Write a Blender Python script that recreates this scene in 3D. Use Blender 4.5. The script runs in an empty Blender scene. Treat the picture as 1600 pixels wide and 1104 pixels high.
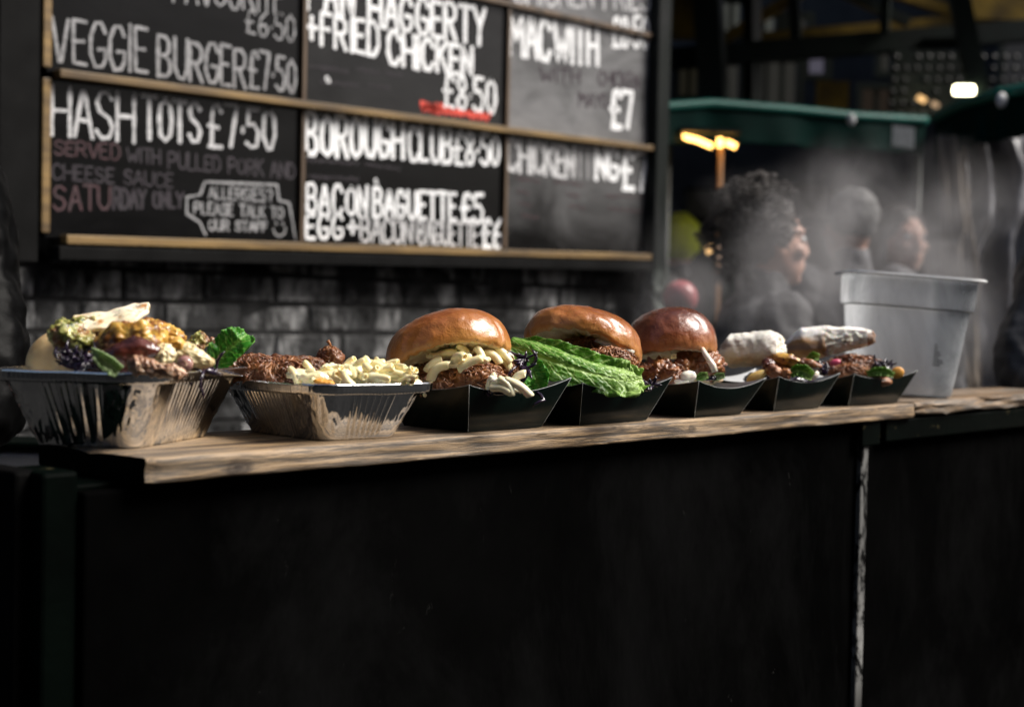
import bpy, bmesh, math, random
import numpy as np
from mathutils import Vector, Matrix, noise

random.seed(7)
rnd = random.random
C = bpy.context.scene.collection
sc = bpy.context.scene

# ---------------------------------------------------------------- camera
F, CX, CY = 2222., 800., 552.        # focal length and centre in photo pixels (50 mm lens)
AZ = math.radians(42.7); CAMZ = 1.25; ROLL = .02; HOR = 487.
_p = math.atan((CY-HOR)/F)
Fw = Vector((math.cos(AZ)*math.cos(_p), math.sin(AZ)*math.cos(_p), -math.sin(_p)))
_r = Vector((math.sin(AZ), -math.cos(AZ), 0)); _u = _r.cross(Fw)
Rt = math.cos(ROLL)*_r + math.sin(ROLL)*_u
Up = -math.sin(ROLL)*_r + math.cos(ROLL)*_u
O = Vector((0, 0, CAMZ))
E1 = _r.copy(); E2 = Vector((math.cos(AZ), math.sin(AZ), 0)); E3 = Vector((0, 0, 1))
cam = bpy.data.cameras.new('camera'); co = bpy.data.objects.new('camera', cam); C.objects.link(co)
co.matrix_world = Matrix((( Rt.x, Up.x, -Fw.x, 0), (Rt.y, Up.y, -Fw.y, 0), (Rt.z, Up.z, -Fw.z, CAMZ), (0, 0, 0, 1)))
cam.sensor_width = 36; cam.lens = 36*F/1600; cam.clip_start = .05; cam.clip_end = 2000
cam.dof.use_dof = True; cam.dof.focus_distance = 1.60; cam.dof.aperture_fstop = 4.4
sc.camera = co

# ---------------------------------------------------------------- world, sun, exposure
SUN_AZ, SUN_EL = math.radians(-47), math.radians(46)
w = bpy.data.worlds.new("World"); sc.world = w; w.use_nodes = True
nt = w.node_tree; nt.nodes.clear()
sky = nt.nodes.new('ShaderNodeTexSky'); sky.sky_type = 'NISHITA'; sky.sun_disc = False
sky.sun_elevation = SUN_EL; sky.sun_rotation = math.pi/2 - SUN_AZ
sky.dust_density = 4; sky.air_density = .8; sky.ozone_density = .6
bg = nt.nodes.new('ShaderNodeBackground'); bg.inputs[1].default_value = .08
ow = nt.nodes.new('ShaderNodeOutputWorld')
nt.links.new(sky.outputs[0], bg.inputs[0]); nt.links.new(bg.outputs[0], ow.inputs[0])
sl = bpy.data.lights.new('sun', 'SUN'); sl.energy = 3.9; sl.angle = math.radians(28); sl.color = (1, .96, .9)
so = bpy.data.objects.new('sun', sl); C.objects.link(so)
sd = Vector((math.cos(SUN_AZ)*math.cos(SUN_EL), math.sin(SUN_AZ)*math.cos(SUN_EL), math.sin(SUN_EL)))
so.rotation_euler = sd.to_track_quat('Z', 'Y').to_euler(); so.location = sd*20
vs = sc.view_settings; vs.view_transform = 'Standard'; vs.look = 'None'; vs.exposure = 0.65; vs.gamma = 1; vs.use_curve_mapping = False
sc.render.engine = 'CYCLES'
sc.cycles.use_denoising = True
sc.cycles.max_bounces = 8; sc.cycles.transparent_max_bounces = 12
sc.cycles.volume_bounces = 1; sc.cycles.volume_step_rate = 2.0; sc.cycles.volume_max_steps = 96
sc.cycles.sample_clamp_indirect = 4

# ---------------------------------------------------------------- pixel helpers (photo pixels -> places)
def ray(x, y): return Fw + Rt*((x-CX)/F) + Up*((CY-y)/F)
def W(x, y, D): return O + ray(x, y)*D
def WZ(x, y, z): d = ray(x, y); return O + d*((z-CAMZ)/d.z)
def WY(x, y, Y): d = ray(x, y); return O + d*(Y/d.y)

# ---------------------------------------------------------------- object helpers
def tag(o, label=None, cat=None, group=None, kind=None):
    if label: o['label'] = label
    if cat: o['category'] = cat
    if group: o['group'] = group
    if kind: o['kind'] = kind
    return o
def thing(name, loc, label, cat, group=None):
    o = bpy.data.objects.new(name, None); C.objects.link(o); o.location = loc; o.empty_display_size = .05
    return tag(o, label, cat, group)
def wloc(o):
    v = Vector(o.location)
    while o.parent: o = o.parent; v += o.location
    return v
class MB:
    def __init__(s): s.v = []; s.f = []; s.a = []; s.mi = []
    def add(s, vs, fs, a=None, mi=0):
        n = len(s.v); s.v += [Vector(p) for p in vs]; s.f += [tuple(i+n for i in f) for f in fs]
        s.a += list(a) if a is not None else [0.]*len(vs); s.mi += [mi]*len(fs)
    def grid(s, nu, nv, fn, closeu=False, closev=False, a=None, mi=0):
        vs = [fn(i, j) for j in range(nv) for i in range(nu)]
        fs = []
        for j in range(nv if closev else nv-1):
            for i in range(nu if closeu else nu-1):
                fs.append((j*nu+i, j*nu+(i+1) % nu, ((j+1) % nv)*nu+(i+1) % nu, ((j+1) % nv)*nu+i))
        s.add(vs, fs, [a(i, j) for j in range(nv) for i in range(nu)] if a else None, mi)
    def box(s, c, sx, sy, sz, ax=None, ay=None, az=None):
        ax = ax or Vector((1, 0, 0)); ay = ay or Vector((0, 1, 0)); az = az or E3; c = Vector(c)
        vs = [c + ax*(i*sx/2) + ay*(j*sy/2) + az*(k*sz/2) for k in (-1, 1) for j in (-1, 1) for i in (-1, 1)]
        s.add(vs, [(0, 2, 3, 1), (4, 5, 7, 6), (0, 1, 5, 4), (2, 6, 7, 3), (0, 4, 6, 2), (1, 3, 7, 5)])
    def box2(s, lo, hi):
        lo = Vector(lo); hi = Vector(hi); d = hi-lo; s.box((lo+hi)/2, d.x, d.y, d.z)
    def beam(s, a, b, wd, h, up=None):
        a = Vector(a); b = Vector(b); d = (b-a); L = d.length; d.normalize()
        up = up or E3
        sd_ = d.cross(up).normalized(); u2 = sd_.cross(d).normalized()
        s.box((a+b)/2, L, wd, h, d, sd_, u2)
    def tube(s, pts, rads, n=8, caps=True, mi=0, a=0.):
        pts = [Vector(p) for p in pts]; m = len(pts)
        if not hasattr(rads, '__len__'): rads = [rads]*m
        prev = None; vs = []
        for i, p in enumerate(pts):
            t = (pts[min(i+1, m-1)]-pts[max(i-1, 0)])
            if t.length < 1e-9: t = Vector((0, 0, 1))
            t.normalize()
            if prev is None:
                q = t.orthogonal().normalized()
            else:
                q = prev - t*prev.dot(t)
                q = q.normalized() if q.length > 1e-6 else t.orthogonal().normalized()
            prev = q; b = t.cross(q)
            for k in range(n):
                an = 2*math.pi*k/n
                vs.append(p + (q*math.cos(an)+b*math.sin(an))*rads[i])
        fs = [(i*n+k, i*n+(k+1) % n, (i+1)*n+(k+1) % n, (i+1)*n+k) for i in range(m-1) for k in range(n)]
        if caps: fs += [tuple(range(n-1, -1, -1)), tuple((m-1)*n+k for k in range(n))]
        s.add(vs, fs, [a]*len(vs), mi)
    def ball(s, c, rx, ry, rz, ax=None, ay=None, az=None, sub=3, amp=0, fr=20, seed=0, amp2=0, fr2=60, a=None):
        ax = ax or Vector((1, 0, 0)); ay = ay or Vector((0, 1, 0)); az = az or E3; c = Vector(c)
        bm = bmesh.new(); bmesh.ops.create_icosphere(bm, subdivisions=sub, radius=1)
        vs = []; at = []
        for v in bm.verts:
            d = v.co
            p = c + ax*(d.x*rx)+ay*(d.y*ry)+az*(d.z*rz)
            n_ = (ax*(d.x/rx)+ay*(d.y/ry)+az*(d.z/rz)).normalized()
            off = Vector((seed*3.1, seed*1.7, seed*.9))
            k = 0
            if amp: k += amp*noise.noise(p*fr+off)
            if amp2: k += amp2*noise.fractal(p*fr2+off, 1, 2, 3)
            vs.append(p+n_*k); at.append(d.z)
        fs = [tuple(v.index for v in f.verts) for f in bm.faces]; bm.free()
        s.add(vs, fs, at)
    def build(s, name, mats, parent=None, smooth=True, origin=None, attr=None, auto=None):
        o0 = wloc(parent) if parent is not None else (Vector(origin) if origin is not None else Vector((0, 0, 0)))
        me = bpy.data.meshes.new(name); me.from_pydata([v-o0 for v in s.v], [], s.f); me.update()
        for m in (mats if isinstance(mats, (list, tuple)) else [mats]): me.materials.append(m)
        if any(s.mi): me.polygons.foreach_set('material_index', s.mi)
        if attr:
            at = me.attributes.new(attr, 'FLOAT', 'POINT'); at.data.foreach_set('value', s.a)
        if smooth: me.polygons.foreach_set('use_smooth', [True]*len(me.polygons))
        if auto:
            me.set_sharp_from_angle(angle=math.radians(auto))
        o = bpy.data.objects.new(name, me); C.objects.link(o)
        if parent is not None: o.parent = parent
        elif origin is not None: o.location = origin
        return o
def bevel(o, wd, seg=2):
    m = o.modifiers.new('bevel', 'BEVEL'); m.width = wd; m.segments = seg; m.limit_method = 'ANGLE'; return o
def solid(o, t, off=0):
    m = o.modifiers.new('solid', 'SOLIDIFY'); m.thickness = t; m.offset = off; return o
def remesh(o, vox, sm=4):
    m = o.modifiers.new('remesh', 'REMESH'); m.mode = 'VOXEL'; m.voxel_size = vox; m.use_smooth_shade = True
    m = o.modifiers.new('smooth', 'SMOOTH'); m.factor = .5; m.iterations = sm; return o
def copyo(src, parent, loc, rot=None, name=None, sc_=None):
    o = src.copy(); C.objects.link(o); o.parent = parent; o.location = Vector(loc)-wloc(parent)
    if rot is not None: o.rotation_euler = rot.to_euler() if isinstance(rot, Matrix) else rot
    if sc_: o.scale = (sc_,)*3
    return o

# ---------------------------------------------------------------- material helpers
class NB:
    def __init__(s, name):
        s.m = bpy.data.materials.new(name); s.m.use_nodes = True; s.t = s.m.node_tree; s.t.nodes.clear()
        s.out = s.n('ShaderNodeOutputMaterial')
        s.tc = s.n('ShaderNodeTexCoord')
    def n(s, typ, **k):
        x = s.t.nodes.new(typ)
        for a, b in k.items(): setattr(x, a, b)
        return x
    def l(s, a, b): s.t.links.new(a, b)
    def noise(s, scale, detail=6, rough=.6, dist=0, stretch=None, off=0):
        n = s.n('ShaderNodeTexNoise'); n.inputs['Scale'].default_value = scale; n.inputs['Detail'].default_value = detail
        n.inputs['Roughness'].default_value = rough; n.inputs['Distortion'].default_value = dist
        mp = s.n('ShaderNodeMapping'); mp.inputs['Scale'].default_value = stretch or (1, 1, 1); mp.inputs['Location'].default_value = (off, off*.7, off*.3)
        s.l(s.tc.outputs['Object'], mp.inputs[0]); s.l(mp.outputs[0], n.inputs['Vector']); return n.outputs['Fac']
    def ramp(s, fac, cols, interp='LINEAR'):
        r = s.n('ShaderNodeValToRGB'); cr = r.color_ramp; cr.interpolation = interp
        while len(cr.elements) < len(cols): cr.elements.new(.5)
        for e, (p, c) in zip(cr.elements, cols):
            e.position = p; e.color = (*c, 1) if hasattr(c, '__len__') else (c, c, c, 1)
        s.l(fac, r.inputs[0]); return r.outputs[0]
    def mix(s, fac, a, b, mode='MIX'):
        m = s.n('ShaderNodeMix', data_type='RGBA', blend_type=mode)
        for sock, v in ((m.inputs[0], fac), (m.inputs[6], a), (m.inputs[7], b)):
            if hasattr(v, 'is_output'): s.l(v, sock)
            elif hasattr(v, '__len__'): sock.default_value = (*v, 1)
            else: sock.default_value = v
        return m.outputs[2]
    def math(s, op, a, b=0., clamp=False):
        m = s.n('ShaderNodeMath', operation=op, use_clamp=clamp)
        for sock, v in ((m.inputs[0], a), (m.inputs[1], b)):
            if hasattr(v, 'is_output'): s.l(v, sock)
            else: sock.default_value = v
        return m.outputs[0]
    def attr(s, name):
        a = s.n('ShaderNodeAttribute', attribute_name=name); return a.outputs['Fac']
    def bsdf(s, col, rough=.5, bump=None, bstr=.3, bdist=.001, **kw):
        b = s.n('ShaderNodeBsdfPrincipled')
        for sock, v in ((b.inputs['Base Color'], col), (b.inputs['Roughness'], rough)):
            if hasattr(v, 'is_output'): s.l(v, sock)
            elif hasattr(v, '__len__'): sock.default_value = (*v, 1)
            else: sock.default_value = v
        for k, v in kw.items():
            sock = b.inputs[k.replace('_', ' ')]
            if hasattr(v, 'is_output'): s.l(v, sock)
            else: sock.default_value = (*v, 1) if (hasattr(v, '__len__') and len(v) == 3 and sock.type == 'RGBA') else v
        if bump is not None:
            bp = s.n('ShaderNodeBump'); bp.inputs['Strength'].default_value = bstr; bp.inputs['Distance'].default_value = bdist
            s.l(bump, bp.inputs['Height']); s.l(bp.outputs[0], b.inputs['Normal'])
        s.l(b.outputs[0], s.out.inputs[0]); return b
def simple(name, cols, scale=30, rough=.5, bstr=.3, bdist=.001, bscale=None, detail=6, spots=None, stretch=None, attr=None, aw=.5, **kw):
    s = NB(name); f = s.noise(scale, detail, stretch=stretch)
    g = f
    if attr: g = s.math('ADD', s.math('MULTIPLY', f, 1-aw), s.math('MULTIPLY', s.attr(attr), aw))
    c = s.ramp(g, cols)
    if spots:
        for (scl, lo, hi, col) in spots:
            k = s.ramp(s.noise(scl, 4, off=scl*.37), [(lo, 0), (hi, 1)]); c = s.mix(k, c, col)
    bn = s.noise(bscale or scale*3, 6, stretch=stretch)
    s.bsdf(c, rough, bn, bstr, bdist, **kw); return s.m
SSS = dict(Subsurface_Weight=.25, Subsurface_Radius=(.01, .005, .002), Subsurface_Scale=.4)

# ---- wood of the planks, grain along X, with knots
def wood_mat(name, lightc, darkc, knots, grey=.5):
    s = NB(name)
    f1 = s.noise(14, 8, .65, 1.2, (.35, 4, 4)); f2 = s.noise(60, 6, .7, .4, (.12, 5, 5), 3)
    c = s.ramp(f1, [(.36, darkc), (.5, tuple(k*.7 for k in lightc)), (.56, lightc), (.72, tuple(min(1, k*1.25) for k in lightc))])
    c = s.mix(s.ramp(f2, [(.44, .85), (.52, .0)]), c, tuple(k*.35 for k in darkc))
    gr = s.ramp(s.noise(7, 5, .6, 0, (.6, 2, 2), 8), [(.4, 0), (.62, grey)])
    c = s.mix(gr, c, (.30, .28, .25))
    for (kx, ky, kz, r) in knots:
        sep = s.n('ShaderNodeVectorMath', operation='SUBTRACT'); s.l(s.tc.outputs['Object'], sep.inputs[0]); sep.inputs[1].default_value = (kx, ky, kz)
        sc2 = s.n('ShaderNodeVectorMath', operation='MULTIPLY'); s.l(sep.outputs[0], sc2.inputs[0]); sc2.inputs[1].default_value = (.6, 1, 1.2)
        ln = s.n('ShaderNodeVectorMath', operation='LENGTH'); s.l(sc2.outputs[0], ln.inputs[0])
        d = s.math('ADD', ln.outputs['Value'], s.math('MULTIPLY', s.noise(90, 4), .006))
        k = s.ramp(s.math('DIVIDE', d, r*2.2), [(.35, 1), (.5, .55), (.62, .8), (.95, 0)]); c = s.mix(k, c, (.035, .022, .014))
    b = s.math('ADD', f1, s.math('MULTIPLY', f2, .8))
    s.bsdf(c, s.ramp(f1, [(.3, .75), (.7, .5)]), b, .8, .0018); return s.m

def black_paint(name, base=.006, spec=.25, wear=(.63, .70), wcol=(.25, .25, .25), green=0., rough=.55, sc_=9, scr=True, dust=.03):
    s = NB(name)
    c = s.ramp(s.noise(4, 6), [(.35, (base, base*(1+green), base*(1+green*.6))), (.7, (base*2.5, base*(2.5+green), base*(2.5+green*.5)))])
    dd = s.ramp(s.noise(3.2, 8, .7, .5, (1, 1, .6), 5), [(.5, 0), (.78, 1)])
    c = s.mix(s.math('MULTIPLY', dd, .8), c, (dust, dust, dust*1.03))
    fib = s.noise(40, 5, .7, 0, (1, 1, .12), 2)
    if scr:
        k = s.ramp(s.noise(sc_*3.2, 9, .74, .5, (1.3, 1.3, .6), 11), [(wear[0], 0), (wear[1], 1)])
        k2 = s.ramp(s.noise(1.3, 3, .5, 0, None, 21), [(.48, 0), (.6, 1)])
        c = s.mix(s.math('MULTIPLY', k, k2), c, wcol)
    s.bsdf(c, s.ramp(fib, [(.3, rough-.1), (.7, rough+.15)]), fib, .35, .0012, Specular_IOR_Level=spec); return s.m

# ================================================================ SETTING
m_ground = simple('wet_paving', [(.3, (.010, .010, .010)), (.7, (.024, .024, .024))], 3, .9, .4, .004, 25, Specular_IOR_Level=.05)
b = MB(); b.box2((-60, -60, -.3), (80, 80, 0)); tag(b.build('ground', m_ground), kind='structure')

CT = 1.12                      # counter top height
m_mortar = simple('sooty_mortar', [(.3, .012), (.7, .035)], 20, .9, .5, .003, Specular_IOR_Level=.05)
def brick_mat():
    s = NB('painted_old_brick')
    rndn = s.n('ShaderNodeObjectInfo').outputs['Random']
    base = s.ramp(rndn, [(0, .003), (.6, .010), (1, .018)])
    geo = s.n('ShaderNodeNewGeometry')                     # one stain field running over all bricks
    def gn(scale, stretch, off=0, detail=8):
        n = s.n('ShaderNodeTexNoise'); n.inputs['Scale'].default_value = scale; n.inputs['Detail'].default_value = detail; n.inputs['Roughness'].default_value = .65
        mp = s.n('ShaderNodeMapping'); mp.inputs['Scale'].default_value = stretch; mp.inputs['Location'].default_value = (off, 0, off)
        s.l(geo.outputs['Position'], mp.inputs[0]); s.l(mp.outputs[0], n.inputs['Vector']); return n.outputs['Fac']
    c = s.mix(s.ramp(gn(14, (1, 1, 1), 3), [(.4, 0), (.66, .95)]), base, (.06, .061, .062))
    streak = s.ramp(gn(6.5, (1, 1, .33), 7.3), [(.50, 0), (.60, 1)])
    c = s.mix(s.math('MULTIPLY', streak, s.ramp(gn(30, (1, 1, .6), 4), [(.35, 0), (.6, 1)])), c, (.34, .34, .34))
    s.bsdf(c, .8, gn(60, (1, 1, 1)), .6, .004, Specular_IOR_Level=.12); return s.m
m_brick = brick_mat()
wall = thing('brick_wall', (1.0, 2.95, 0), 'sooty dark painted brick wall behind the chalkboard menu', 'wall')
b = MB(); b.box2((-3.5, 2.962, 0), (WY(1040, 300, 2.962).x, 3.25, 3.6)); b.build('mortar_backing', m_mortar, wall, smooth=False)
proto = []
for k in range(4):
    b = MB(); L, H, T = .215, .065, .03
    b.box((0, 0, 0), L, T, H)
    q = [Vector((v.x+random.uniform(-.003, .003), v.y+random.uniform(-.002, .002), v.z+random.uniform(-.002, .002))) for v in b.v]
    b.v = q; o = b.build('brick', m_brick, smooth=False); o.data.materials[0] = m_brick
    bm = bmesh.new(); bm.from_mesh(o.data); bmesh.ops.bevel(bm, geom=bm.edges[:], offset=.004, segments=1, affect='EDGES'); bm.to_mesh(o.data); bm.free()
    proto.append(o)
first = [True]*4
for r in range(3, 34):
    z = .075*r+.02
    for i in range(0, 16):
        x = .95+.225*i+(.1125 if r % 2 else 0)
        if x > WY(1040, 300, 2.94).x-.11: continue
        if z > 1.46 and x > 1.75: continue
        if z > 2.4 or z < .75: continue
        k = random.randrange(4)
        if first[k]: o = proto[k]; first[k] = False; o.parent = wall
        else: o = proto[k].copy(); C.objects.link(o); o.parent = wall
        o.location = Vector((x, 2.974+random.uniform(-.002, .002), z))-wall.location
        o.rotation_euler = (random.uniform(-.012, .012), random.uniform(-.006, .006), random.uniform(-.012, .012))

m_post = black_paint('flaking_green_black_paint', .005, .1, (.50, .56), (.30, .33, .31), .5, .5, 14)
PXE = WY(1044, 300, 2.86).x
post = thing('timber_post', (PXE, 2.9, 0), 'flaking dark green timber post at the end of the brick wall', 'post')
b = MB(); b.box2((PXE-.07, 2.86, 0), (PXE, 2.935, 3.6)); bevel(b.build('post_body', m_post, post, smooth=False), .006)

# ================================================================ MENU BOARD
BY = 2.90                                   # face of the board
def BP(x, y, off=0.): return WY(x, y, BY-off)
def _slate(name, dust=0., zlo=None, zhi=None):
    s = NB(name)
    d1 = s.noise(2.2, 8, .65, .6, (1, 1, 1.6), 3); d2 = s.noise(25, 6, .7, .2, (.25, 1, 1.4), 9)
    c = s.ramp(d1, [(.35, (.0008, .0008, .0009)), (.75, (.003, .003, .0033))])
    c = s.mix(s.ramp(d2, [(.45, 0), (.8, .5)]), c, (.008, .008, .0085))
    if dust:  # chalk dust, with the board's glare painted into the same grey
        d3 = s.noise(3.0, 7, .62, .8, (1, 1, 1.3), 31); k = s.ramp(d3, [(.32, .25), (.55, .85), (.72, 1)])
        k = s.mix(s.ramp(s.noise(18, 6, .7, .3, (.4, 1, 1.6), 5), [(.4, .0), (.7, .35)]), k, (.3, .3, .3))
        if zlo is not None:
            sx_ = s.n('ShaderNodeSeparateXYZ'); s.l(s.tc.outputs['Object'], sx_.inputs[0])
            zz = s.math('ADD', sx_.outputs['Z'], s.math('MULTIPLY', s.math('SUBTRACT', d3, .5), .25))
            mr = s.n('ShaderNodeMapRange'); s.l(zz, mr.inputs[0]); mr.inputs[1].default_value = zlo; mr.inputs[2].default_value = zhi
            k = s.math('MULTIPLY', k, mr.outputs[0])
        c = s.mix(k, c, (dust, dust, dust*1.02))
    s.bsdf(c, s.ramp(d1, [(.3, .20), (.7, .27)]), d2, .03, .001, Specular_IOR_Level=.18)
    return s.m
m_slate = _slate('chalky_blackboard')
m_slate_dust_glare = _slate('dust_glare_blackboard', .22)
m_slate_wiped_glare = _slate('wiped_dust_glare_blackboard', .12, .07, .27)  # same painted dust and glare, fading out towards the bottom
m_slate_mid = _slate('faint_dust_glare_blackboard', .025)
m_frame = simple('ochre_pine_batten', [(.35, (.07, .04, .012)), (.65, (.25, .155, .05))], 12, .55, .5, .001, 40, stretch=(.3, 3, 3), spots=[(9, .66, .7, (.03, .02, .01))])
m_frame2 = simple('brown_stained_batten', [(.35, (.04, .024, .012)), (.65, (.12, .075, .042))], 12, .55, .5, .001, 40, stretch=(3, 3, .3))
m_dark = simple('black_stained_wood', [(.3, (.003,)*3), (.7, (.008,)*3)], 10, .6, .3, .001, 50, Specular_IOR_Level=.06)
board = thing('menu_board', (BP(75, 380)), 'large wall chalkboard menu with hand lettered dishes and wooden battens', 'menu board')
# edges in 3d : rail lines run through the photographed points, straight on the wall plane
def lin(a, b, x):
    t = (x-a.x)/(b.x-a.x); return a+(b-a)*t
M0, M1 = BP(75, 115), BP(1030, 235); B0, B1 = BP(80, 374), BP(1020, 402)
XL, XR = BP(68, 300).x, BP(1026, 300).x
XA, XB = BP(469, 300).x, BP(787, 300).x
ROWH = (M0-B0).z
def zm(x): return lin(M0, M1, x).z
def zb(x): return lin(B0, B1, x).z
xs = [XL, XA, XB, XR]
for row in range(4):
    for k in range(3):
        x0, x1 = xs[k]+.004, xs[k+1]-.004
        def zrow(x, r): return zb(x)+(zm(x)-zb(x))*r if r < 1.01 else zm(x)+(r-1)*(ROWH*1.02)
        b = MB(); g = .004
        q = [Vector((x0, BY, zrow(x0, row)+g)), Vector((x1, BY, zrow(x1, row)+g)), Vector((x1, BY, zrow(x1, row+1)-g)), Vector((x0, BY, zrow(x0, row+1)-g))]
        if row == 3: continue
        b.add(q+[v+Vector((0, .02, 0)) for v in q], [(0, 1, 2, 3), (7, 6, 5, 4), (0, 4, 5, 1), (1, 5, 6, 2), (2, 6, 7, 3), (3, 7, 4, 0)])
        b.build('blackboard_panel', [[m_slate, m_slate, m_slate_wiped_glare], [m_slate, m_slate_mid, m_slate_dust_glare], [m_slate_mid, m_slate_mid, m_slate_dust_glare]][row][k], board, smooth=False)
def batten(a, c, wd, th, mat, name='batten'):
    b = MB(); b.beam(a, c, th, wd, E3 if abs((c-a).x) > abs((c-a).z) else Vector((1, 0, 0)))
    return bevel(b.build(name, mat, board, smooth=False), .002)
UPY = Vector((0, -1, 0))
batten(lin(M0, M1, XL+.02)-Vector((0, .016, 0)), lin(M0, M1, XR)-Vector((0, .016, 0)), .0175, .030, m_frame, 'rail')
batten(lin(B0, B1, XL+.04)-Vector((0, .016, .0)), lin(B0, B1, XR-.01)-Vector((0, .016, .0)), .020, .032, m_frame, 'rail')
tz = lambda x: zm(x)+ROWH*1.02
batten(Vector((XL, BY-.008, tz(XL))), Vector((XR, BY-.008, tz(XR))), .016, .018, m_frame2, 'rail')
for k, x in enumerate(xs):
    top = tz(x)+ROWH
    mt = m_frame if k == 0 else m_frame2
    wdd = .020 if k == 0 else (.013 if k < 3 else .009)
    lo = zb(x)+.014; mid = zm(x)
    batten(Vector((x, BY-.006, lo)), Vector((x, BY-.006, mid-.012)), wdd, .012, mt, 'upright')
    batten(Vector((x, BY-.006, mid+.012)), Vector((x, BY-.006, top)), wdd, .012, mt, 'upright')
batten(Vector((XL+.02, BY-.01, zb(XL)-.03)), Vector((XR+.02, BY-.01, zb(XR)-.03)), .03, .05, m_dark, 'ledge')
b = MB(); b.box2((XL-.11, BY-.01, zb(XL)-.05), (XL-.018, BY+.03, tz(XL)+ROWH)); b.build('side_board', m_dark, board, smooth=False)


G = {  # hand lettering as pen strokes, u right, v up
'A': ['0,0 .45,1 .55,1 1,0', '.2,.35 .8,.35'], 'B': ['0,0 0,1 .6,1 .85,.85 .8,.62 .5,.52 0,.52', '.5,.52 .9,.4 .95,.15 .7,0 0,0'],
'C': ['.95,.8 .7,1 .3,1 .02,.75 0,.3 .25,0 .7,0 .95,.18'], 'D': ['0,0 0,1 .5,1 .9,.75 .95,.3 .55,0 0,0'],
'E': ['.9,1 0,1 0,0 .9,0', '0,.52 .7,.52'], 'F': ['.9,1 0,1 0,0', '0,.52 .7,.52'],
'G': ['.92,.8 .7,1 .3,1 .02,.7 0,.28 .3,0 .75,.02 .95,.2 .95,.42 .5,.42'], 'H': ['0,0 0,1', '1,0 1,1', '0,.5 1,.5'],
'I': ['.5,0 .5,1'], 'K': ['0,0 0,1', '.9,1 0,.45', '.3,.6 .95,0'], 'L': ['0,1 0,0 .85,0'],
'M': ['0,0 .05,1 .5,.4 .95,1 1,0'], 'N': ['0,0 0,1 .9,0 .95,1'], 'O': ['.5,1 .1,.85 0,.5 .1,.15 .5,0 .9,.15 1,.5 .9,.85 .5,1'],
'P': ['0,0 0,1 .6,1 .92,.85 .9,.6 .6,.45 0,.45'], 'R': ['0,0 0,1 .6,1 .92,.85 .9,.6 .6,.48 0,.48', '.4,.48 .95,0'],
'S': ['.9,.85 .6,1 .25,.97 .05,.78 .2,.58 .75,.45 .95,.25 .75,.02 .3,0 .02,.15'], 'T': ['0,1 1,1', '.5,1 .5,0'],
'U': ['0,1 .02,.25 .3,0 .7,0 .97,.25 1,1'], 'V': ['0,1 .45,0 .55,0 1,1'], 'W': ['0,1 .22,0 .5,.6 .78,0 1,1'],
'Y': ['0,1 .5,.5', '1,1 .5,.5 .45,0'], 'Q': ['.5,1 .1,.85 0,.5 .1,.15 .5,0 .9,.15 1,.5 .9,.85 .5,1', '.6,.2 1,-.1'],
'£': ['.95,.85 .7,1 .35,.95 .25,.7 .25,.1 .05,0 .95,0', '.0,.48 .7,.48'], '0': ['.5,1 .1,.8 .05,.3 .4,0 .7,.03 .95,.35 .9,.8 .5,1'],
'5': ['.9,1 .15,1 .1,.58 .6,.62 .95,.4 .8,.05 .35,0 .02,.12'], '6': ['.8,1 .3,.75 .03,.35 .25,0 .7,0 .95,.25 .7,.5 .2,.42'],
'7': ['0,1 .95,1 .45,0'], '8': ['.5,.52 .12,.72 .3,1 .7,1 .88,.72 .5,.52 .05,.25 .3,0 .7,0 .95,.25 .5,.52'],
'+': ['.5,.15 .5,.85', '.1,.5 .9,.5'], '.': ['.45,.4 .55,.46'], '?': ['.1,.8 .4,1 .85,.85 .8,.6 .5,.4 .5,.25', '.5,.02 .52,.06']}
ADV = {'I': .35, '.': .35, 'M': 1.25, 'W': 1.35, ' ': .7, 'L': .85, 'E': .85, 'F': .85}
def ribbon(mb, pts, wd):
    out = []
    for a, c in zip(pts[:-1], pts[1:]):
        n = max(1, int((c-a).length/(wd*.9)))
        out += [a+(c-a)*(i/n) for i in range(n)]
    out.append(pts[-1]); pts = out
    vs = []; fs = []
    for i, p in enumerate(pts):
        t = pts[min(i+1, len(pts)-1)]-pts[max(0, i-1)]
        t.normalize(); n = Vector((-t.z, 0, t.x)); h = wd*.5*(.82+.36*noise.noise(p*55))
        if i in (0, len(pts)-1): h *= .75
        vs += [p+n*h, p-n*h]
    for i in range(len(pts)-1): fs.append((2*i, 2*i+1, 2*i+3, 2*i+2))
    mb.add(vs, fs)
    for p in (pts[0], pts[-1]):
        mb.add([p+Vector((math.cos(a_*math.pi/4)*wd*.46, -.0002, math.sin(a_*math.pi/4)*wd*.46)) for a_ in range(8)], [tuple(range(8))])
def chalk_mat(name, col, lo=.38, hi=.52, amount=1.):
    s = NB(name); s.m.surface_render_method = 'DITHERED'
    f = s.noise(70, 6, .75); k = s.ramp(f, [(lo, .25), (hi, 1)])
    c = s.mix(s.math('MULTIPLY', k, amount), (.03, .03, .032), col); s.bsdf(c, .8); return s.m
m_chalk = chalk_mat('white_chalk', (.38, .38, .39), .32, .56, .9)
m_paintw = chalk_mat('white_marker', (.86, .87, .88), .15, .3)
m_chalk2 = chalk_mat('white_marker_worn', (.62, .62, .63), .3, .55)
m_purple = chalk_mat('faded_purple_chalk', (.030, .020, .030), .3, .6, .8)
m_redc = chalk_mat('faded_red_chalk', (.085, .022, .03), .35, .7, .8)
m_red = chalk_mat('bright_red_marker', (.85, .10, .07), .2, .4)
m_ink = chalk_mat('dark_purple_marker', (.035, .02, .03), .2, .4)
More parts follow.
